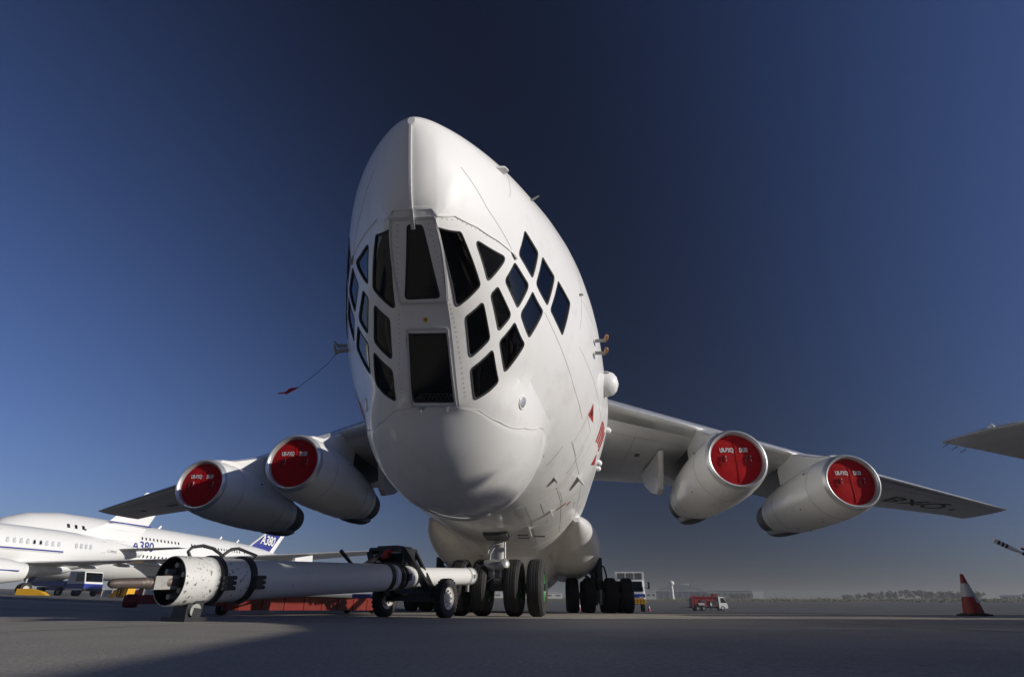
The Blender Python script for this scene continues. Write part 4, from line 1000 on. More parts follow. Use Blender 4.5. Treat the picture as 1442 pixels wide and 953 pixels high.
jband(-20, 1.0, 3.62, 3.75, 0.13, 'cheat_line', 'blue_mark'); jband(-20, 1.0, 3.52, 3.65, 0.05, 'cheat_line', 'lip_metal')
def jframe(pts, name):
    b_ = MB(); n = len(pts)
    for i in range(n): b_.tube([jside(*pts[i], 0.004), jside(*pts[(i+1) % n], 0.004)], 0.02, 4)
    return b_.build(name, 'seam', jet, 0)
jframe([(5.1, 4.1), (5.6, 4.12), (5.6, 5.2), (5.1, 5.2)], 'service_door'); jframe([(-5.4, 3.9), (-4.6, 3.9), (-4.6, 5.3), (-5.4, 5.3)], 'exit_door')
text_mesh('C-FPHS', 0.36, 'registration', 'grey_mark', jet, None, lambda p: jside(6.4+p.x, 4.30+p.y, 0.02))
fin(jet, 'dorsal_fin', 'truck_white', (2.5, 10.0, 5.55), (5.6, 10.3, 7.0), 0.35)
f_ = fin(jet, 'tail_fin', 'truck_white', (5.2, 10.3, 6.6), (9.3, 12.2, 11.0), 0.30)
b_ = MB()
for s_ in (1, -1): b_.bar((s_*0.165, 5.9, 7.36), (s_*0.13, 11.0, 7.36), 0.02, 0.13)
b_.build('fin_stripe', 'blue_mark', f_)
b_ = MB()
for s_ in (1, -1): b_.bar((s_*0.168, 5.8, 7.22), (s_*0.135, 11.0, 7.20), 0.02, 0.05)
b_.build('fin_stripe', 'lip_metal', f_)
for s_ in (1, -1):
    w_ = foil(jet, 'wing', 'wing_paint', (s_*1.6, -2.9, 1.6, 2.55), (s_*12.2, 4.2, 5.6, 3.25), 0.10)
    b_ = MB()
    for x_ in (4.2, 7.2, 9.8):
        y_ = 1.6+(x_-1.6)*0.377; b_.rings([[Vector((s_*x_+.16*k*math.cos(a), y_+d, 2.5+(x_-1.6)*.06+.17*k*math.sin(a)-.14)) for a in [2*math.pi*q/10 for q in range(10)]] for d, k in ((-1.3, .2), (-.6, 1), (.2, .9), (.9, .15))])
    b_.build('flap_fairing', 'wing_paint', w_, 40)
    foil(jet, 'tailplane', 'wing_paint', (s_*0.5, 6.9, 9.6, 4.62), (s_*6.4, 9.9, 11.2, 4.95), 0.09)
    n_ = MB().lathe([(0, .75), (-.05, .85), (.1, .95), (1, 1.05), (2.2, 1.0), (3.4, .8), (3.9, .7), (3.9, .6)], (s_*4.4, -7.3, 1.75), (0, 1, 0), 30).build('engine_nacelle', 'truck_white', jet, 40)
    MB().lathe([(2.2, 1.003), (2.2, 1.012), (2.35, 1.0), (2.35, .97)], (s_*4.4, -9.2, 1.75), (0, 1, 0), 30).bar((s_*4.4+s_*1.03, -6.9, 1.8), (s_*4.4+s_*.98, -4.3, 1.8), 0.04, .10).build('nacelle_stripe', 'blue_mark', n_, 0)
    MB().lathe([(3.6, .68), (4.4, .5), (5.0, .2)], (s_*4.4, -7.3, 1.75), (0, 1, 0), 24, True, True).build('exhaust_nozzle', 'dark_metal', n_, 40)
    mg = MB().lathe([(0, .09), (1.7, .11)], (s_*2.4, -1.6, .5), (0, 0, 1), 12, True, True).build('main_gear', 'gear_metal', jet, 40)
    for dx in (-.22, .22): tyre(mg, (s_*2.4+dx, -1.6, .5), .5, .3, tread=False); rim(mg, (s_*2.4+dx, -1.6, .5), .27, .26, 'rim_white')
mg = MB().lathe([(0, .07), (1.6, .09)], (0, -21, .35), (0, 0, 1), 12, True, True).build('nose_gear', 'gear_metal', jet, 40)
for dx in (-.18, .18): tyre(mg, (dx, -21, .35), .35, .2, tread=False)
pod_ = MB(); pod_.rings([[Vector((1.9*k*math.cos(a), y, 2.35+.75*k*math.sin(a))) for a in [2*math.pi*q/24 for q in range(24)]] for y, k in ((-6, .2), (-4.5, .9), (-2, 1.1), (0.5, 1.0), (2.5, .6), (3.6, .1))]); pod_.build('belly_fairing', 'truck_white', jet, 40)
# double deck airliner beyond it
ao = Vector((-66.6, 64.2)); az = 1.2
big = thing('airliner', 'big white double deck airliner with blue A380 lettering on its tail behind the jet', 'airplane', (ao.x, ao.y, az), -0.150)
AS = [(-11.5, 5.0, .05, .05), (-11.2, 5.1, .7, .9), (-10.2, 5.4, 1.6, 1.9), (-8.5, 5.8, 2.5, 2.9), (-6, 6.05, 3.1, 3.6), (-2, 6.2, 3.5, 4.05), (3, 6.2, 3.57, 4.15), (30, 6.2, 3.57, 4.1), (38, 6.5, 3.3, 3.6), (44, 7.1, 2.4, 2.6), (49, 7.7, 1.4, 1.5), (53, 8.1, .4, .45)]
body(big, 'fuselage', AS, 'truck_white', 44)
def bs(y):
    for a, b in zip(AS, AS[1:]):
        if y <= b[0]:
            k = (y-a[0])/(b[0]-a[0]); return [a[i]+k*(b[i]-a[i]) for i in (1, 2, 3)]
    return AS[-1][1:]
def bside(y, z, off=0.02):
    c, w, h = bs(y); q = max(-1, min(1, (z-c)/h)); return Vector((w*math.sqrt(max(0, 1-q*q))+off, y, z))
b_ = MB()
for y in [0.5+0.75*k for k in range(50)]:
    for z in (8.15, 5.6):
        if 18 < y < 20.2 or 33.5 < y < 35: continue
        b_.face([b_.v(bside(y+a, z+c)) for a, c in ((-.14, -.2), (-.14, .2), (.14, .2), (.14, -.2))])
b_.build('cabin_windows', 'seal', big, 0, 'stuff')
b_ = MB()
for y in (3.0, 4.1, 5.2): b_.face([b_.v(bside(y-5+a, 8.45+c)) for a, c in ((-.2, -.25), (-.2, .25), (.2, .25), (.2, -.25))])
b_.build('cockpit_window', 'glass', big, 0)
text_mesh('A380', 1.9, 'side_lettering', 'blue_mark', big, None, lambda p: bside(10.5+p.x, 6.95+p.y, .05), bold=0.02)
text_mesh('AIRBUS', 0.75, 'side_lettering', 'grey_mark', big, None, lambda p: bside(37.0+p.x, 6.7+p.y, .05))
vf = fin(big, 'tail_fin', 'blue_mark', (38.4, 46.4, 8.6), (51.4, 53.4, 17.0), 0.9)
fin(big, 'fin_leading_edge', 'truck_white', (37.6, 38.5, 8.6), (50.7, 51.45, 17.05), 0.9); fin(big, 'rudder', 'truck_white', (46.35, 47.9, 8.6), (53.35, 54.6, 17.05), 0.35)
text_mesh('A380', 2.6, 'tail_lettering', 'truck_white', vf, None, lambda p: Vector((0.50, 45.3+p.x*0.82+0.3*p.y, 11.4+p.y-0.03*p.x)), bold=0.05)
b_ = MB(); b_.face([b_.v((0.49, 48.4+1.9*math.cos(a), 14.4+1.0*math.sin(a))) for a in [2*math.pi*k/24 for k in range(24)]]); b_.build('tail_emblem', 'blue_light', vf, 0)
for s_ in (1, -1):
    foil(big, 'wing', 'wing_paint', (s_*3.0, 8.0, 24.0, 4.6), (s_*36, 33, 37, 8.2), 0.07)
    foil(big, 'tailplane', 'truck_white', (s_*1.2, 42, 49, 8.3), (s_*13, 50, 53.5, 9.4), 0.07)
    for x_, y_ in ((13.5, 8.5), (24, 18.0)):
        n_ = MB().lathe([(0, 1.25), (-.1, 1.4), (.1, 1.55), (1.4, 1.75), (3.0, 1.6), (4.6, 1.15), (4.6, .9)], (s_*x_, y_, 3.1+(x_-13)*.06), (0, 1, 0), 32).build('engine_nacelle', 'truck_white', big, 40)
        MB().lathe([(4.2, .95), (5.6, .6), (6.6, .15)], (s_*x_, y_, 3.1+(x_-13)*.06), (0, 1, 0), 24, True, True).build('exhaust_nozzle', 'grey_steel', n_, 40)
        MB().bar((s_*x_, y_+1.5, 4.6+(x_-13)*.06), (s_*x_, y_+6.5, 5.4+(x_-13)*.06), .5, 1.2).build('pylon', 'wing_paint', n_)
    for y_ in (20, 23):
        mg = MB().lathe([(0, .2), (2.4, .25)], (s_*3.2, y_, .7), (0, 0, 1), 12, True, True).build('main_gear', 'gear_metal', big, 40)
        for dx in (-.6, .6): tyre(mg, (s_*3.2+dx, y_, .7), .7, .5, tread=False)
b_ = MB()
for y, z in ((8, 10.35), (16, 10.35), (31, 10.3), (36, 10.25)): b_.bar((0, y, z-.1), (0, y+.5, z+.45), .06, .35)
b_.build('blade_antenna', 'truck_white', big)
# neighbouring airliner to the right: only its wing tip reaches into the picture
nb = thing('parked_airliner', 'grey underside of a neighbouring aircraft wing tip reaching in from the right', 'airplane', (36.5, 6.0, 0.2))
body(nb, 'fuselage', [(-15, 2.6, .05, .05), (-14.4, 2.7, .7, .7), (-13, 2.9, 1.3, 1.3), (-10.5, 3.0, 1.75, 1.75), (-8, 3.0, 1.85, 1.85), (10, 3.0, 1.85, 1.85), (16, 3.5, 1.3, 1.3), (22, 4.2, .3, .35)], 'truck_white')
def nwing():
    bm = MB(); Rg = []
    # stations: x, leading y, trailing y, z of chord, thickness
    for x, a, b, z, t in ((-20.5, 3.55, 3.7, 5.72, .02), (-20.2, 3.0, 3.95, 5.76, .05), (-19.75, 2.35, 4.3, 5.82, .10), (-19.1, 1.75, 4.75, 5.86, .17), (-17.5, 1.0, 5.7, 5.9, .26), (-8, -2.2, 6.6, 3.9, .55), (0, -4.5, 7.5, 2.2, .9)):
        c = b-a; Rg.append([Vector((x, a+u*c, z+v*t)) for u, v in ((0, 0), (.03, .35), (.12, .75), (.35, 1), (.7, .6), (1, .03), (1, -.03), (.7, -.25), (.35, -.42), (.1, -.42), (.02, -.25))])
    bm.rings(Rg); return bm.build('wing', 'wing_paint', nb, 35)
nw = nwing()
MB().lathe([(0, .10), (-.10, .09), (-.16, .04)], (-19.55, 2.35, 5.90), (0.25, 1, 0), 12, True, True).bar((-19.52, 2.3, 5.88), (-19.3, 3.0, 5.87), .10, .10).build('tip_light', 'truck_white', nw, 40)
MB().bar((-19.72, 2.95, 5.765), (-19.25, 2.6, 5.80), .16, .02).build('tip_plate', 'bare_metal', nw)
for x_ in (-20.0, -19.4, -18.8): MB().tube([(x_, 4.0+(20-abs(x_))*.72, 5.76), (x_-0.05, 4.3+(20-abs(x_))*.72, 5.70)], .012, 5).build('static_wick', 'black_steel', nw)
foil(nb, 'wing', 'wing_paint', (1.6, -4.0, 6.5, 2.2), (20, 2.5, 4.2, 5.4), 0.1)
fin(nb, 'tail_fin', 'truck_white', (14, 20.5, 4.5), (19, 22.5, 10), .4)
for s_ in (1, -1): foil(nb, 'tailplane', 'truck_white', (s_*.8, 17, 20.5, 4.5), (s_*2.6, 18.4, 20.8, 4.6), .1)
for s_ in (1, -1):
    MB().lathe([(0, .8), (.1, .95), (1.5, 1.0), (3.5, .7)], (s_*6, -6.0, 1.9), (0, 1, 0), 24, True, True).build('engine_nacelle', 'truck_white', nb, 40)
    mg = MB().lathe([(0, .1), (1.6, .12)], (s_*2.6, 3.0, .4), (0, 0, 1), 10, True, True).build('main_gear', 'gear_metal', nb, 40)
    for dx in (-.25, .25): tyre(mg, (s_*2.6+dx, 3.0, .5), .5, .3, tread=False)
mg = MB().lathe([(0, .08), (1.4, .1)], (0, -10, .35), (0, 0, 1), 10, True, True).build('nose_gear', 'gear_metal', nb, 40)
for dx in (-.18, .18): tyre(mg, (dx, -10, .38), .38, .2, tread=False)

# ------------------------------------------------------------------ unseen blockers in vehicle shapes, added right of the camera to cast the apron shadows
sv = thing('stair_blocker', 'unseen stairs-shaped blocker added beyond the right edge to shade the near apron', 'shadow blocker', (9.0, -7.502, g(9.0, -7.502)), 0.0)  # unseen stairs-shaped block; its sloped outline is set to shape the near shadow edge
MB().prism([(0, 4.05), (0, 3.0), (-.88, 3.0), (-.88, 4.05)], 'x', 0.0, 2.2).build('blocker_platform', 'truck_white', sv, 0)
MB().prism([(-.88, 3.24), (-.88, 1.9), (-2.4, .87), (-6.9, .87), (-6.9, 2.6), (-4.9, 2.73), (-2.32, 2.9), (-1.4, 3.06)], 'x', 0.02, 2.18).build('blocker_body', 'truck_white', sv, 0)
MB().prism([(-5.6, 1.5), (-5.6, 2.4), (-7.0, 2.3), (-7.0, 1.5)], 'x', 0.005, 0.02).build('side_window', 'glass', sv, 0)
MB().prism([(-.05, .5), (-.05, .85), (-7.4, .85), (-7.4, .5)], 'x', 0.5, 1.7).build('chassis_frame', 'chassis', sv, 0)
MB().prism([(-.1, .86), (-.1, 2.8), (-.4, 2.8), (-.4, .86)], 'x', 0.3, 1.9).build('blocker_post', 'chassis', sv, 0)
b_ = MB()
for k in range(9): b_.box((1.1, -1.0-.16*k, 1.7-.11*k), (1.9, .17, .05))
b_.build('blocker_treads', 'grey_steel', sv, 0)
for y_ in (-1.2, -6.4):
    for x_ in (.25, 1.95): w_ = tyre(sv, (x_, y_, .48), .48, .3, tread=False); rim(w_, (x_, y_, .48), .27, .28, 'gear_metal')
def box_blocker(name, label, x, y, rz, H, Lb):  # lorry-shaped blocker, added out of view for the shadow it throws
    t = thing(name, label, 'truck', (x, y, g(x, y)), rz)
    MB().box((Lb/2+.2, 0, (H+.95)/2), (Lb, 2.5, H-.95)).build('box_body', 'truck_white', t); MB().box((Lb/2+.6, 0, .75), (Lb+.6, .9, .25)).build('chassis_frame', 'chassis', t)
    b_ = MB(); b_.prism([(Lb+.3, .5), (Lb+2.2, .5), (Lb+2.3, 1.4), (Lb+1.9, 2.6), (Lb+.3, 2.7)], 'y', -1.15, 1.15); cb_ = b_.build('cab', 'truck_blue', t, 0)
    MB().prism([(Lb+2.31, 1.5), (Lb+1.95, 2.5), (Lb+1.98, 2.5), (Lb+2.34, 1.5)], 'y', -1.0, 1.0).build('windscreen', 'glass', cb_, 0)
    for x_ in (1.6, Lb+1.2):
        for s_ in (1, -1): w_ = tyre(t, (x_, s_*1.0, .5), .5, .3, 'tyre', (0, 1, 0), tread=False); rim(w_, (x_, s_*1.0, .5), .28, .28, 'gear_metal', (0, 1, 0))
    return t
box_blocker('tall_blocker', 'unseen tall box blocker added beyond the right edge to shade apron and tow bar', 9.0, -6.25, 0.0, 4.0, 8.0)  # added out of view to shade the foreground and the tow bar
ru_ = MB().box((2.2, 1.0, 4.12), (3.6, 0.45, 0.25)).build('roof_blocker', 'truck_white', [o for o in scene.objects if o.name == 'tall_blocker'][0])  # added roof block that lifts the shadow line onto the tow bar
box_blocker('cone_blocker', 'unseen box blocker added far beyond the right edge to shade the traffic cone', 17.5, 3.0, -1.5708, 3.6, 4.5)  # added out of view to put the right-hand traffic cone in shade

# striped boom end reaching in at the right edge, standing on a red base
bo = thing('striped_boom', 'black and white striped boom end slanting in at the right edge above the traffic cone', 'boom', (11.2, 0.2, g(11.2, .2)))
def bl_(p): return Vector(p)-Vector((11.2, .2, g(11.2, .2)))
P0, P1 = Vector((9.96, .45, 1.44)), Vector((11.1, .22, .72))
dB = (P1-P0).normalized()
MB().tube([bl_(P0), bl_(P0+dB*.30), bl_(P0+dB*.42), bl_(P1)], [.042, .042, .022, .022], 12).build('boom_tube', 'truck_white', bo, 40)
for k in range(3): MB().lathe([(0, .043), (0.0, .0455), (.034, .0455), (.034, .043)], bl_(P0+dB*(.055+.065*k)), dB, 14).build('stripe', 'black_mark', bo)
MB().lathe([(0, .026), (.03, .034), (.07, .026)], bl_(P0+dB*.46), dB, 10, True, True).lathe([(0, .03), (.12, .03)], bl_(P0+dB*.5), dB, 10, True, True).build('boom_clamp', 'black_steel', bo, 40)
MB().bar(bl_(P0+dB*.48+Vector((0, 0, .10))), bl_(P0+dB*.9+Vector((0, 0, .05))), .05, .03).bar(bl_(P0+dB*.55+Vector((0, 0, -.1))), bl_(P1), .06, .05).build('boom_strap', 'red_mark', bo)
MB().box((0, 0, .10), (.7, .7, .2), None, .8).box((0, 0, .42), (.16, .16, .55)).build('stand', 'trailer_red', bo)

# ------------------------------------------------------------------ vehicles
def cab_truck(name, label, x, y, rz, s=1.0, box=True):
    t = thing(name, label, 'truck', (x, y, g(x, y)), rz)
    # local: front towards -y
    b_ = MB(); b_.prism([(-2.2, .55), (-2.3, .8), (-2.25, 1.35), (-1.85, 2.25), (-.55, 2.3), (-.55, .55)], 'x', -1.05, 1.05); o_ = b_.build('cab', 'truck_white', t, 0)
    bv = o_.modifiers.new('bevel', 'BEVEL'); bv.width = .08; bv.segments = 2
    MB().prism([(-2.235, 1.42), (-1.90, 2.16), (-1.93, 2.17), (-2.265, 1.43)], 'x', -.92, .92).build('windscreen', 'glass', o_, 0)
    for s_ in (1, -1):
        MB().prism([(-1.95, 1.42), (-1.7, 2.1), (-.85, 2.1), (-.85, 1.42)], 'x', s_*1.052-.01, s_*1.052+.01).build('side_window', 'glass', o_, 0)
        MB().bar((s_*1.05, -2.1, 1.75), (s_*1.4, -2.25, 1.6), .04, .04).box((s_*1.42, -2.27, 1.85), (.14, .10, .5)).build('mirror', 'chassis', o_)
        MB().box((s_*.78, -2.31, .98), (.34, .06, .2)).build('headlight', 'reflective_white', o_)
        for y_ in (-1.5, 2.4): w_ = tyre(t, (s_*.9, y_, .45), .45, .28, tread=False); rim(w_, (s_*.9, y_, .45), .25, .26, 'gear_metal')
    MB().box((0, -2.3, 1.12), (2.14, .05, .26)).build('blue_band', 'truck_blue', o_)
    bp = MB().box((0, -2.36, .72), (2.2, .14, .36)).build('bumper', 'yellow', o_)
    b_ = MB()
    for k in range(9):
        x_ = -.92+.23*k; q = [(x_-.07, .58), (x_+.0, .58), (x_+.09, .72), (x_, .86), (x_-.07, .86), (x_+.02, .72)]
        vs = [b_.v((a, -2.434, c)) for a, c in q]; b_.face(vs[:3]+[vs[5]]); b_.face([vs[5], vs[2], vs[3], vs[4]])
    b_.build('chevron', 'black_mark', bp, 0)
    MB().box((0, .9, .62), (1.0, 5.0, .2)).build('chassis_frame', 'chassis', t)
    if box:
        MB().box((0, 1.5, 1.85), (2.35, 3.9, 2.2)).build('box_body', 'truck_white', t)
        for k in range(3): MB().box((-.7+.7*k, -.47, 2.62), (.58, .06, .46)).build('box_window', 'grey_mark', t)
    return t
cab_truck('box_truck', 'white cab-over truck with yellow chevron bumper behind the right main wheels', 7.65, 38.6, -.12)
def fuel_truck(x, y, rz):
    t = thing('fuel_truck', 'small red tanker truck with white cab far out on the apron', 'truck', (x, y, g(x, y)), rz)
    # local: front towards +x
    b_ = MB(); b_.prism([(2.6, .5), (4.2, .5), (4.35, 1.0), (4.2, 1.4), (3.7, 2.5), (2.6, 2.6)], 'y', -1.05, 1.05); cb_ = b_.build('cab', 'truck_white', t, 0)
    MB().prism([(3.78, 1.5), (4.12, 1.5), (3.65, 2.35), (3.0, 2.35), (3.0, 1.5)], 'y', -1.07, 1.07).build('side_window', 'glass', cb_, 0)
    MB().box((4.33, 0, .7), (.12, 2.0, .25)).build('bumper', 'reflective_white', cb_)
    MB().lathe([(0, .75), (.15, .95), (4.6, .95), (4.75, .75)], (-2.4, 0, 1.75), (1, 0, 0), 24, True, True, 1.0, .82).build('tank', 'tank_red', t, 40)
    b_ = MB()
    for s_ in (1, -1): b_.bar((-2.5, s_*.95, 2.55), (2.4, s_*.95, 2.55), .05, .22); b_.box((0, s_*.98, 1.2), (4.6, .1, .7))
    b_.box((-2.55, 0, 1.5), (.3, 1.9, 1.7)); b_.build('hose_rack', 'tank_red', t)
    b_ = MB()
    for k in range(4): b_.bar((-2.7-.25*(k % 2), -.9+.6*k, .9), (-2.7-.25*(k % 2), -.9+.6*k, 2.3), .06, .06)
    b_.bar((-5.0, .2, .5), (-2.5, 0, .7), .12, .12); b_.build('rear_frame', 'grey_steel', t)
    MB().box((.4, 0, .65), (7.2, .9, .22)).build('chassis_frame', 'chassis', t)
    b_ = MB()
    for s_ in (1, -1):
        for k in range(6): b_.bar((-2.2+.9*k, s_*1.0, .9), (-2.2+.9*k, s_*1.0, 2.95), .05, .05)
        b_.bar((-2.3, s_*1.0, 2.95), (2.4, s_*1.0, 2.95), .05, .05)
    b_.build('guard_rail', 'chassis', t)
    MB().lathe([(-.25, .05), (-.25, .5), (.25, .5), (.25, .05)], (1.2, -1.02, 1.35), (0, 1, 0), 16, True, True).build('hose_reel', 'chassis', t, 40)
    MB().lathe([(-.6, .25), (.6, .25)], (-1.0, -1.08, 1.15), (1, 0, 0), 12, True, True).build('pump_cylinder', 'reflective_white', t, 40)
    b_ = MB(); b_.box((-.6, -1.06, 1.75), (1.1, .06, .5)).box((2.1, -1.0, 1.5), (.5, .2, .8)); b_.build('control_panel', 'chassis', t)
    MB().box((2.2, 0, 2.85), (.7, 1.6, .5)).build('roof_box', 'tank_red', t)
    for x_ in (-1.7, -.5, 3.3):
        for s_ in (1, -1): w_ = tyre(t, (x_, s_*.92, .48), .48, .3, 'tyre', (0, 1, 0), tread=False); rim(w_, (x_, s_*.92, .48), .26, .28, 'gear_metal', (0, 1, 0))
    return t
fuel_truck(31.4, 111.8, 0.12)
# blue and white tug truck under the jet's tail
def blue_truck(x, y, rz):
    t = thing('service_truck', 'blue and white service truck parked under the tail of the left jet', 'truck', (x, y, g(x, y)), rz)
    b_ = MB(); b_.prism([(-1.2, .55), (1.3, .55), (1.35, 1.25), (.95, 2.35), (-1.2, 2.4)], 'y', -1.0, 1.0); cb_ = b_.build('cab', 'truck_white', t, 0)
    MB().prism([(-.1, 1.4), (1.12, 1.4), (.85, 2.2), (-.1, 2.2)], 'y', -1.02, 1.02).build('side_window', 'glass', cb_, 0)
    MB().prism([(1.36, 1.38), (1.02, 2.24), (1.05, 2.26), (1.39, 1.40)], 'y', -.9, .9).build('windscreen', 'glass', cb_, 0)
    MB().box((.05, 0, .95), (2.75, 2.04, .45)).build('blue_skirt', 'truck_blue', cb_)
    MB().box((1.42, 0, .6), (.16, 2.0, .25)).build('bumper', 'chassis', cb_)
    MB().box((-3.6, 0, 1.2), (4.6, 2.1, .5)).box((-3.6, 0, .75), (4.4, 1.6, .3)).build('flatbed', 'truck_blue', t)
    for x_ in (.6, -2.2, -4.8):
        for s_ in (1, -1): w_ = tyre(t, (x_, s_*.85, .42), .42, .28, 'tyre', (0, 1, 0), tread=False); rim(w_, (x_, s_*.85, .42), .25, .26, 'truck_blue' if x_ > 0 else 'gear_metal', (0, 1, 0))
    return t
blue_truck(-48.6, 49.0, -.25)
# yellow chocks and stands
def wedge(x, y, rz, L, H, label):
    t = thing('wheel_chock', label, 'chock', (x, y, g(x, y)), rz)
    MB().prism([(-L/2, 0), (L/2, 0), (L*.3, H*.55), (-L*.1, H), (-L/2, H)], 'y', -.3, .3).build('block', 'yellow', t, 0); return t
wedge(-43.6, 37.6, 0.1, 2.6, .52, 'long low yellow block on the ground beside the jet main wheel')
st_ = thing('yellow_steps', 'small yellow wheeled steps standing beyond the end of the red trailer', 'steps', (-47.2, 53.5, g(-47.2, 53.5)), -.2)
MB().prism([(-1.7, 0), (-.6, 0), (.2, 1.2), (-.1, 1.25)], 'y', -.5, .5).build('ramp', 'yellow', st_, 0); MB().prism([(.3, 0.2), (.9, 0.2), (1.1, 2.0), (.6, 2.0)], 'y', -.5, .5).build('step_tower', 'yellow', st_, 0)
ba = thing('barrier_fence', 'pale red and white barrier panels standing behind the service truck', 'barrier', (-50.5, 58.0, g(-50.5, 58)), -.15)
for k in range(7):
    MB().box((-4+1.5*k, 0, .55), (1.4, .08, .5)).build('barrier_panel', 'reflective_white' if k % 2 else 'red_mark', ba); MB().box((-4.72+1.5*k, 0, .5), (.08, .3, 1.0)).build('barrier_post', 'grey_steel', ba)

# ------------------------------------------------------------------ people
def person(x, y, rz, label, top, legs, stride=.18):
    t = thing('person', label, 'person', (x, y, g(x, y)), rz)
    V = [(0, 0, .95), (0, 0, 1.15), (0, .0, 1.38), (0, 0, 1.50), (0, -.02, 1.60), (0, -.03, 1.68), (.10, 0, .90), (.11, stride*.4, .50), (.11, stride, .08), (.11, stride-.16, .04), (-.10, 0, .90), (-.11, -stride*.3, .50), (-.11, -stride*.8, .08), (-.11, -stride*.8-.16, .04), (.19, 0, 1.40), (.25, -.05, 1.12), (.24, -.2, .92), (-.19, 0, 1.40), (-.25, .03, 1.12), (-.25, -.08, .88)]
    E = [(0, 1), (1, 2), (2, 3), (3, 4), (4, 5), (0, 6), (6, 7), (7, 8), (8, 9), (0, 10), (10, 11), (11, 12), (12, 13), (2, 14), (14, 15), (15, 16), (2, 17), (17, 18), (18, 19)]
    Rr = [.13, .13, .15, .06, .085, .095, .085, .06, .045, .04, .085, .06, .045, .04, .065, .05, .04, .065, .05, .04]
    me = bpy.data.meshes.new('body'); me.from_pydata(V, E, []); o = bpy.data.objects.new('body', me); COL.objects.link(o)
    md = o.modifiers.new('skin', 'SKIN'); sb = o.modifiers.new('sub', 'SUBSURF'); sb.levels = 1; sb.render_levels = 1
    for i, sv in enumerate(me.skin_vertices[0].data): sv.radius = (Rr[i]*(1.25 if i in (0, 1, 2) else 1), Rr[i]); sv.use_root = i == 0
    bpy.context.view_layer.update(); dg = bpy.context.evaluated_depsgraph_get(); nm = bpy.data.meshes.new_from_object(o.evaluated_get(dg)); bpy.data.objects.remove(o)
    for m_ in (legs, top, 'skin', 'bark'): nm.materials.append(M[m_])
    for p in nm.polygons:
        z = p.center.z; p.material_index = 0 if z < .98 else (1 if z < 1.5 else (3 if z > 1.72 else 2)); p.use_smooth = True
        if abs(p.center.x) > .2 and z < 1.0: p.material_index = 2
    b = bpy.data.objects.new('body', nm); COL.objects.link(b); b.parent = t
    return t
person(31.9, 108.8, 1.2, 'person in white shirt and dark trousers standing beside the red tanker truck', 'cloth_white', 'cloth_dark')
person(-41.9, 45.6, .6, 'person in yellow safety vest standing in front of the barrier panels', 'hi_vis', 'cloth_dark')

# ------------------------------------------------------------------ far side of the airfield
def on(x, y): return Vector((x, y, g(x, y)))
def building(name, label, cat, x, y, rz, L, D_, H, m, roof=None, windows=0):
    t = thing(name, label, cat, on(x, y), rz)
    w_ = MB().box((0, 0, H/2-.5), (L, D_, H+1)).build('wall', m, t)
    MB().box((0, 0, H+.25), (L+.6, D_+.6, .5)).build('roof', roof or m, t)
    for k in range(windows): MB().box((-L/2+(k+.5)*L/windows, -D_/2-.04, H*.55), (L/windows*.55, .12, H*.3)).build('window', 'grey_mark', w_)
    return t
hg = thing('hangar', 'large grey hangar with a rounded arched roof behind the red tanker truck', 'hangar', on(129.5, 600), -.15)
b_ = MB(); Lh, Hh = 62, 13.2
arc = [(-Lh/2, -1)]+[(-Lh/2+Lh*i/20, 3.0+(Hh-3.0)*math.sin(math.pi*i/20)**.8) for i in range(21)]+[(Lh/2, -1)]
b_.prism(arc, 'y', 0, 45); hb_ = b_.build('hall', 'hangar_metal', hg, 25)
b_ = MB()
for k in range(9): b_.box((-24+6*k, -.15, 3.2), (.3, .3, 7.5))
b_.build('door_rib', 'grey_mark', hb_); MB().box((0, -.25, 7.2), (50, .4, .6)).build('door_header', 'building_white', hb_)
MB().box((6, 20, Hh+.4), (8, 6, 1.6)).build('roof_vent', 'building_white', hg)
tw = thing('control_tower', 'slim pale control tower with a round white top left of the tanker truck', 'tower', on(104.7, 517), 0)
MB().lathe([(-1, 1.5), (10.5, 1.15), (11.0, 1.6)], (0, 0, 0), (0, 0, 1), 16, True, True).build('shaft', 'building_white', tw, 40)
MB().lathe([(11.0, 1.7), (11.6, 2.3), (12.6, 2.6), (13.6, 2.3), (14.3, 1.4), (14.6, .1)], (0, 0, 0), (0, 0, 1), 18, True, True).build('radome', 'building_white', tw, 50)
building('low_terminal', 'long low dark building with a pale square end right of the hangar', 'building', 182.0, 652, -.12, 62, 20, 7.2, 'hangar_metal', None, 10)
building('pale_block', 'short pale block at the right end of the long dark building', 'building', 218.5, 648, -.12, 11, 20, 7.6, 'building_white')
building('white_shed', 'low white shed on the horizon right of the white cab truck', 'building', 74.5, 495, -.1, 24, 12, 5.6, 'building_white', None, 6)
building('beige_villa', 'sprawling beige building among trees behind the traffic cone', 'building', 436, 672, -.5, 38, 14, 6.0, 'building_beige', None, 9)
building('beige_house', 'small beige house to the left of the sprawling beige building', 'building', 408, 676, -.5, 10, 9, 7.5, 'building_beige', None, 3)
building('white_house', 'white house among the trees near the right edge of the horizon', 'building', 478, 652, -.5, 16, 10, 4.5, 'building_white', None, 4)
building('far_shed', 'long low grey shed on the horizon between the aircraft wheels', 'building', -20, 520, 0, 60, 14, 4.0, 'building_white', None, 8)
building('grey_hangar', 'wide dark bluish hangar on the horizon behind the right main wheels', 'building', 42, 560, 0, 46, 25, 10, 'hangar_metal', None, 5)
random.seed(11)
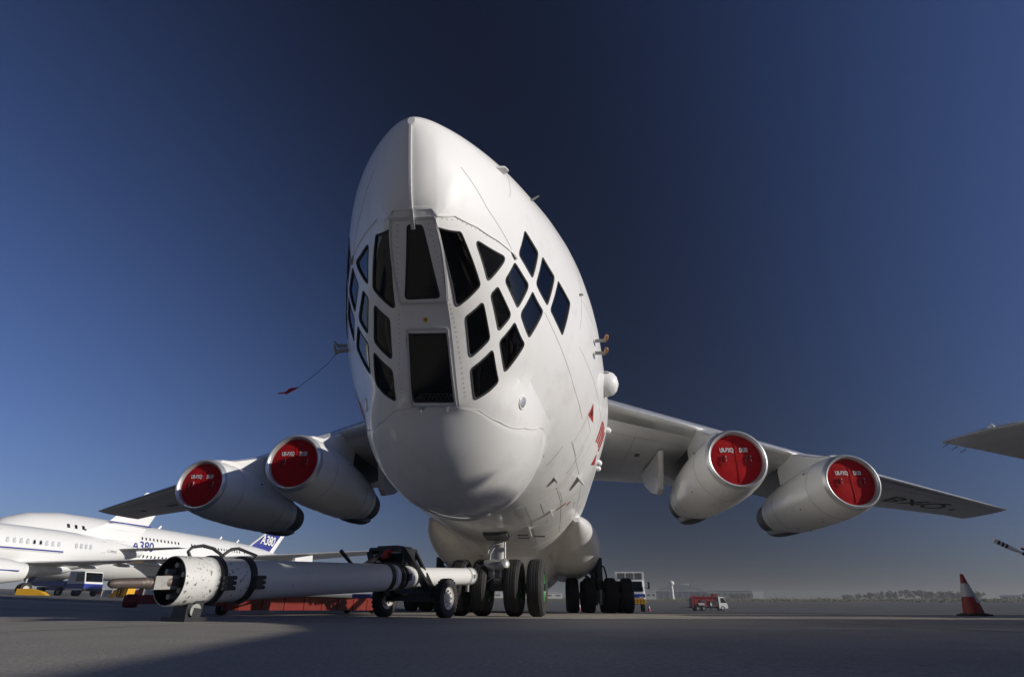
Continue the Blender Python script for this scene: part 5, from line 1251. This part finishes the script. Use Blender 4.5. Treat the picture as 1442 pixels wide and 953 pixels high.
def tree(x, y, H, wd, label):
    t = thing('tree', label, 'tree', on(x, y), random.random()*6, 'distant trees on the horizon')
    MB().tube([(0, 0, -.5), (.1, 0, H*.4), (0, .1, H*.75)], [.35, .25, .1], 7).build('trunk', 'bark', t)
    b_ = MB(); blobs = [(random.uniform(-.5, .5)*wd, random.uniform(-.5, .5)*wd, random.uniform(.25, .95)*H, random.uniform(.12, .3)*wd) for _ in range(12)]
    for k in range(420):
        c = random.choice(blobs); d = Vector((random.gauss(0, 1), random.gauss(0, 1), random.gauss(0, .8))).normalized()*c[3]*random.uniform(.5, 1.05); p = Vector(c[:3])+d
        a = Vector((random.uniform(-1, 1), random.uniform(-1, 1), random.uniform(-1, 1))).normalized()*.55; e = a.orthogonal().normalized()*.45
        b_.face([b_.v(p-a), b_.v(p+e), b_.v(p+a), b_.v(p-e)])
    b_.build('crown', 'tree_leaf', t, 0)
    return t
ang = [('low broad dark tree', 1.4), ('tall rounded dark tree', 1.0), ('small bushy dark tree', .8)]
i_ = 0
for a_, r_, H, wd in ((0.452, 690, 5, 10), (.466, 700, 6, 9), (.478, 690, 7, 9), (.490, 685, 8.5, 11), (.500, 695, 9.5, 9), (.509, 690, 8, 10), (.521, 700, 11, 9), (.531, 690, 9.5, 9), (.540, 690, 10.5, 10), (.551, 700, 8, 11), (.564, 690, 8, 10), (.577, 685, 8.5, 11), (.588, 700, 7.5, 10), (.601, 690, 7, 11), (.652, 690, 8, 10), (.665, 700, 7.5, 10), (.679, 690, 7, 11), (.69, 700, 9, 9), (.70, 690, 10, 10), (.30, 660, 5, 14), (.312, 665, 5, 13)):
    x, y = CAM.x+r_*math.sin(a_+YAW+.06), CAM.y+r_*math.cos(a_+YAW+.06)
    tree(x, y, H*.68, wd*.85, 'dark bushy tree in the line of trees on the right horizon')
# scrub on the verge
b_ = MB()
for k in range(330):
    a_ = random.uniform(.18, .78)+YAW+.06; r_ = random.uniform(330, 470); dens = .35+.65*(.40 < a_ < .60)
    if random.random() > dens: continue
    p = on(CAM.x+r_*math.sin(a_), CAM.y+r_*math.cos(a_)); s_ = random.uniform(.8, 2.2)
    for q in range(26):
        c = p+Vector((random.gauss(0, s_), random.gauss(0, s_*.7), abs(random.gauss(0, .45*s_)))); a = Vector((random.uniform(-1, 1), random.uniform(-1, 1), random.uniform(-.3, 1))).normalized()*.4; e = a.orthogonal().normalized()*.3
        b_.face([b_.v(c-a), b_.v(c+e), b_.v(c+a), b_.v(c-e)])
sh = b_.build('verge_scrub', 'shrub_leaf', None, 0, 'stuff')
# ------------------------------------------------------------------ dusty air over the field
hm = bpy.data.materials.new('dusty_air'); hm.use_nodes = True; n = hm.node_tree.nodes; n.clear()
ho = n.new('ShaderNodeOutputMaterial'); pv = n.new('ShaderNodeVolumePrincipled')
pv.inputs['Color'].default_value = (0.92, 0.92, 0.92, 1); pv.inputs['Density'].default_value = 0.00036; pv.inputs['Anisotropy'].default_value = 0.0
hm.node_tree.links.new(pv.outputs[0], ho.inputs['Volume']); M['dusty_air'] = hm
hz = MB().box((CAM.x, CAM.y, 15.5), (2520, 2520, 36)).build('haze', 'dusty_air', None, 0, 'stuff')
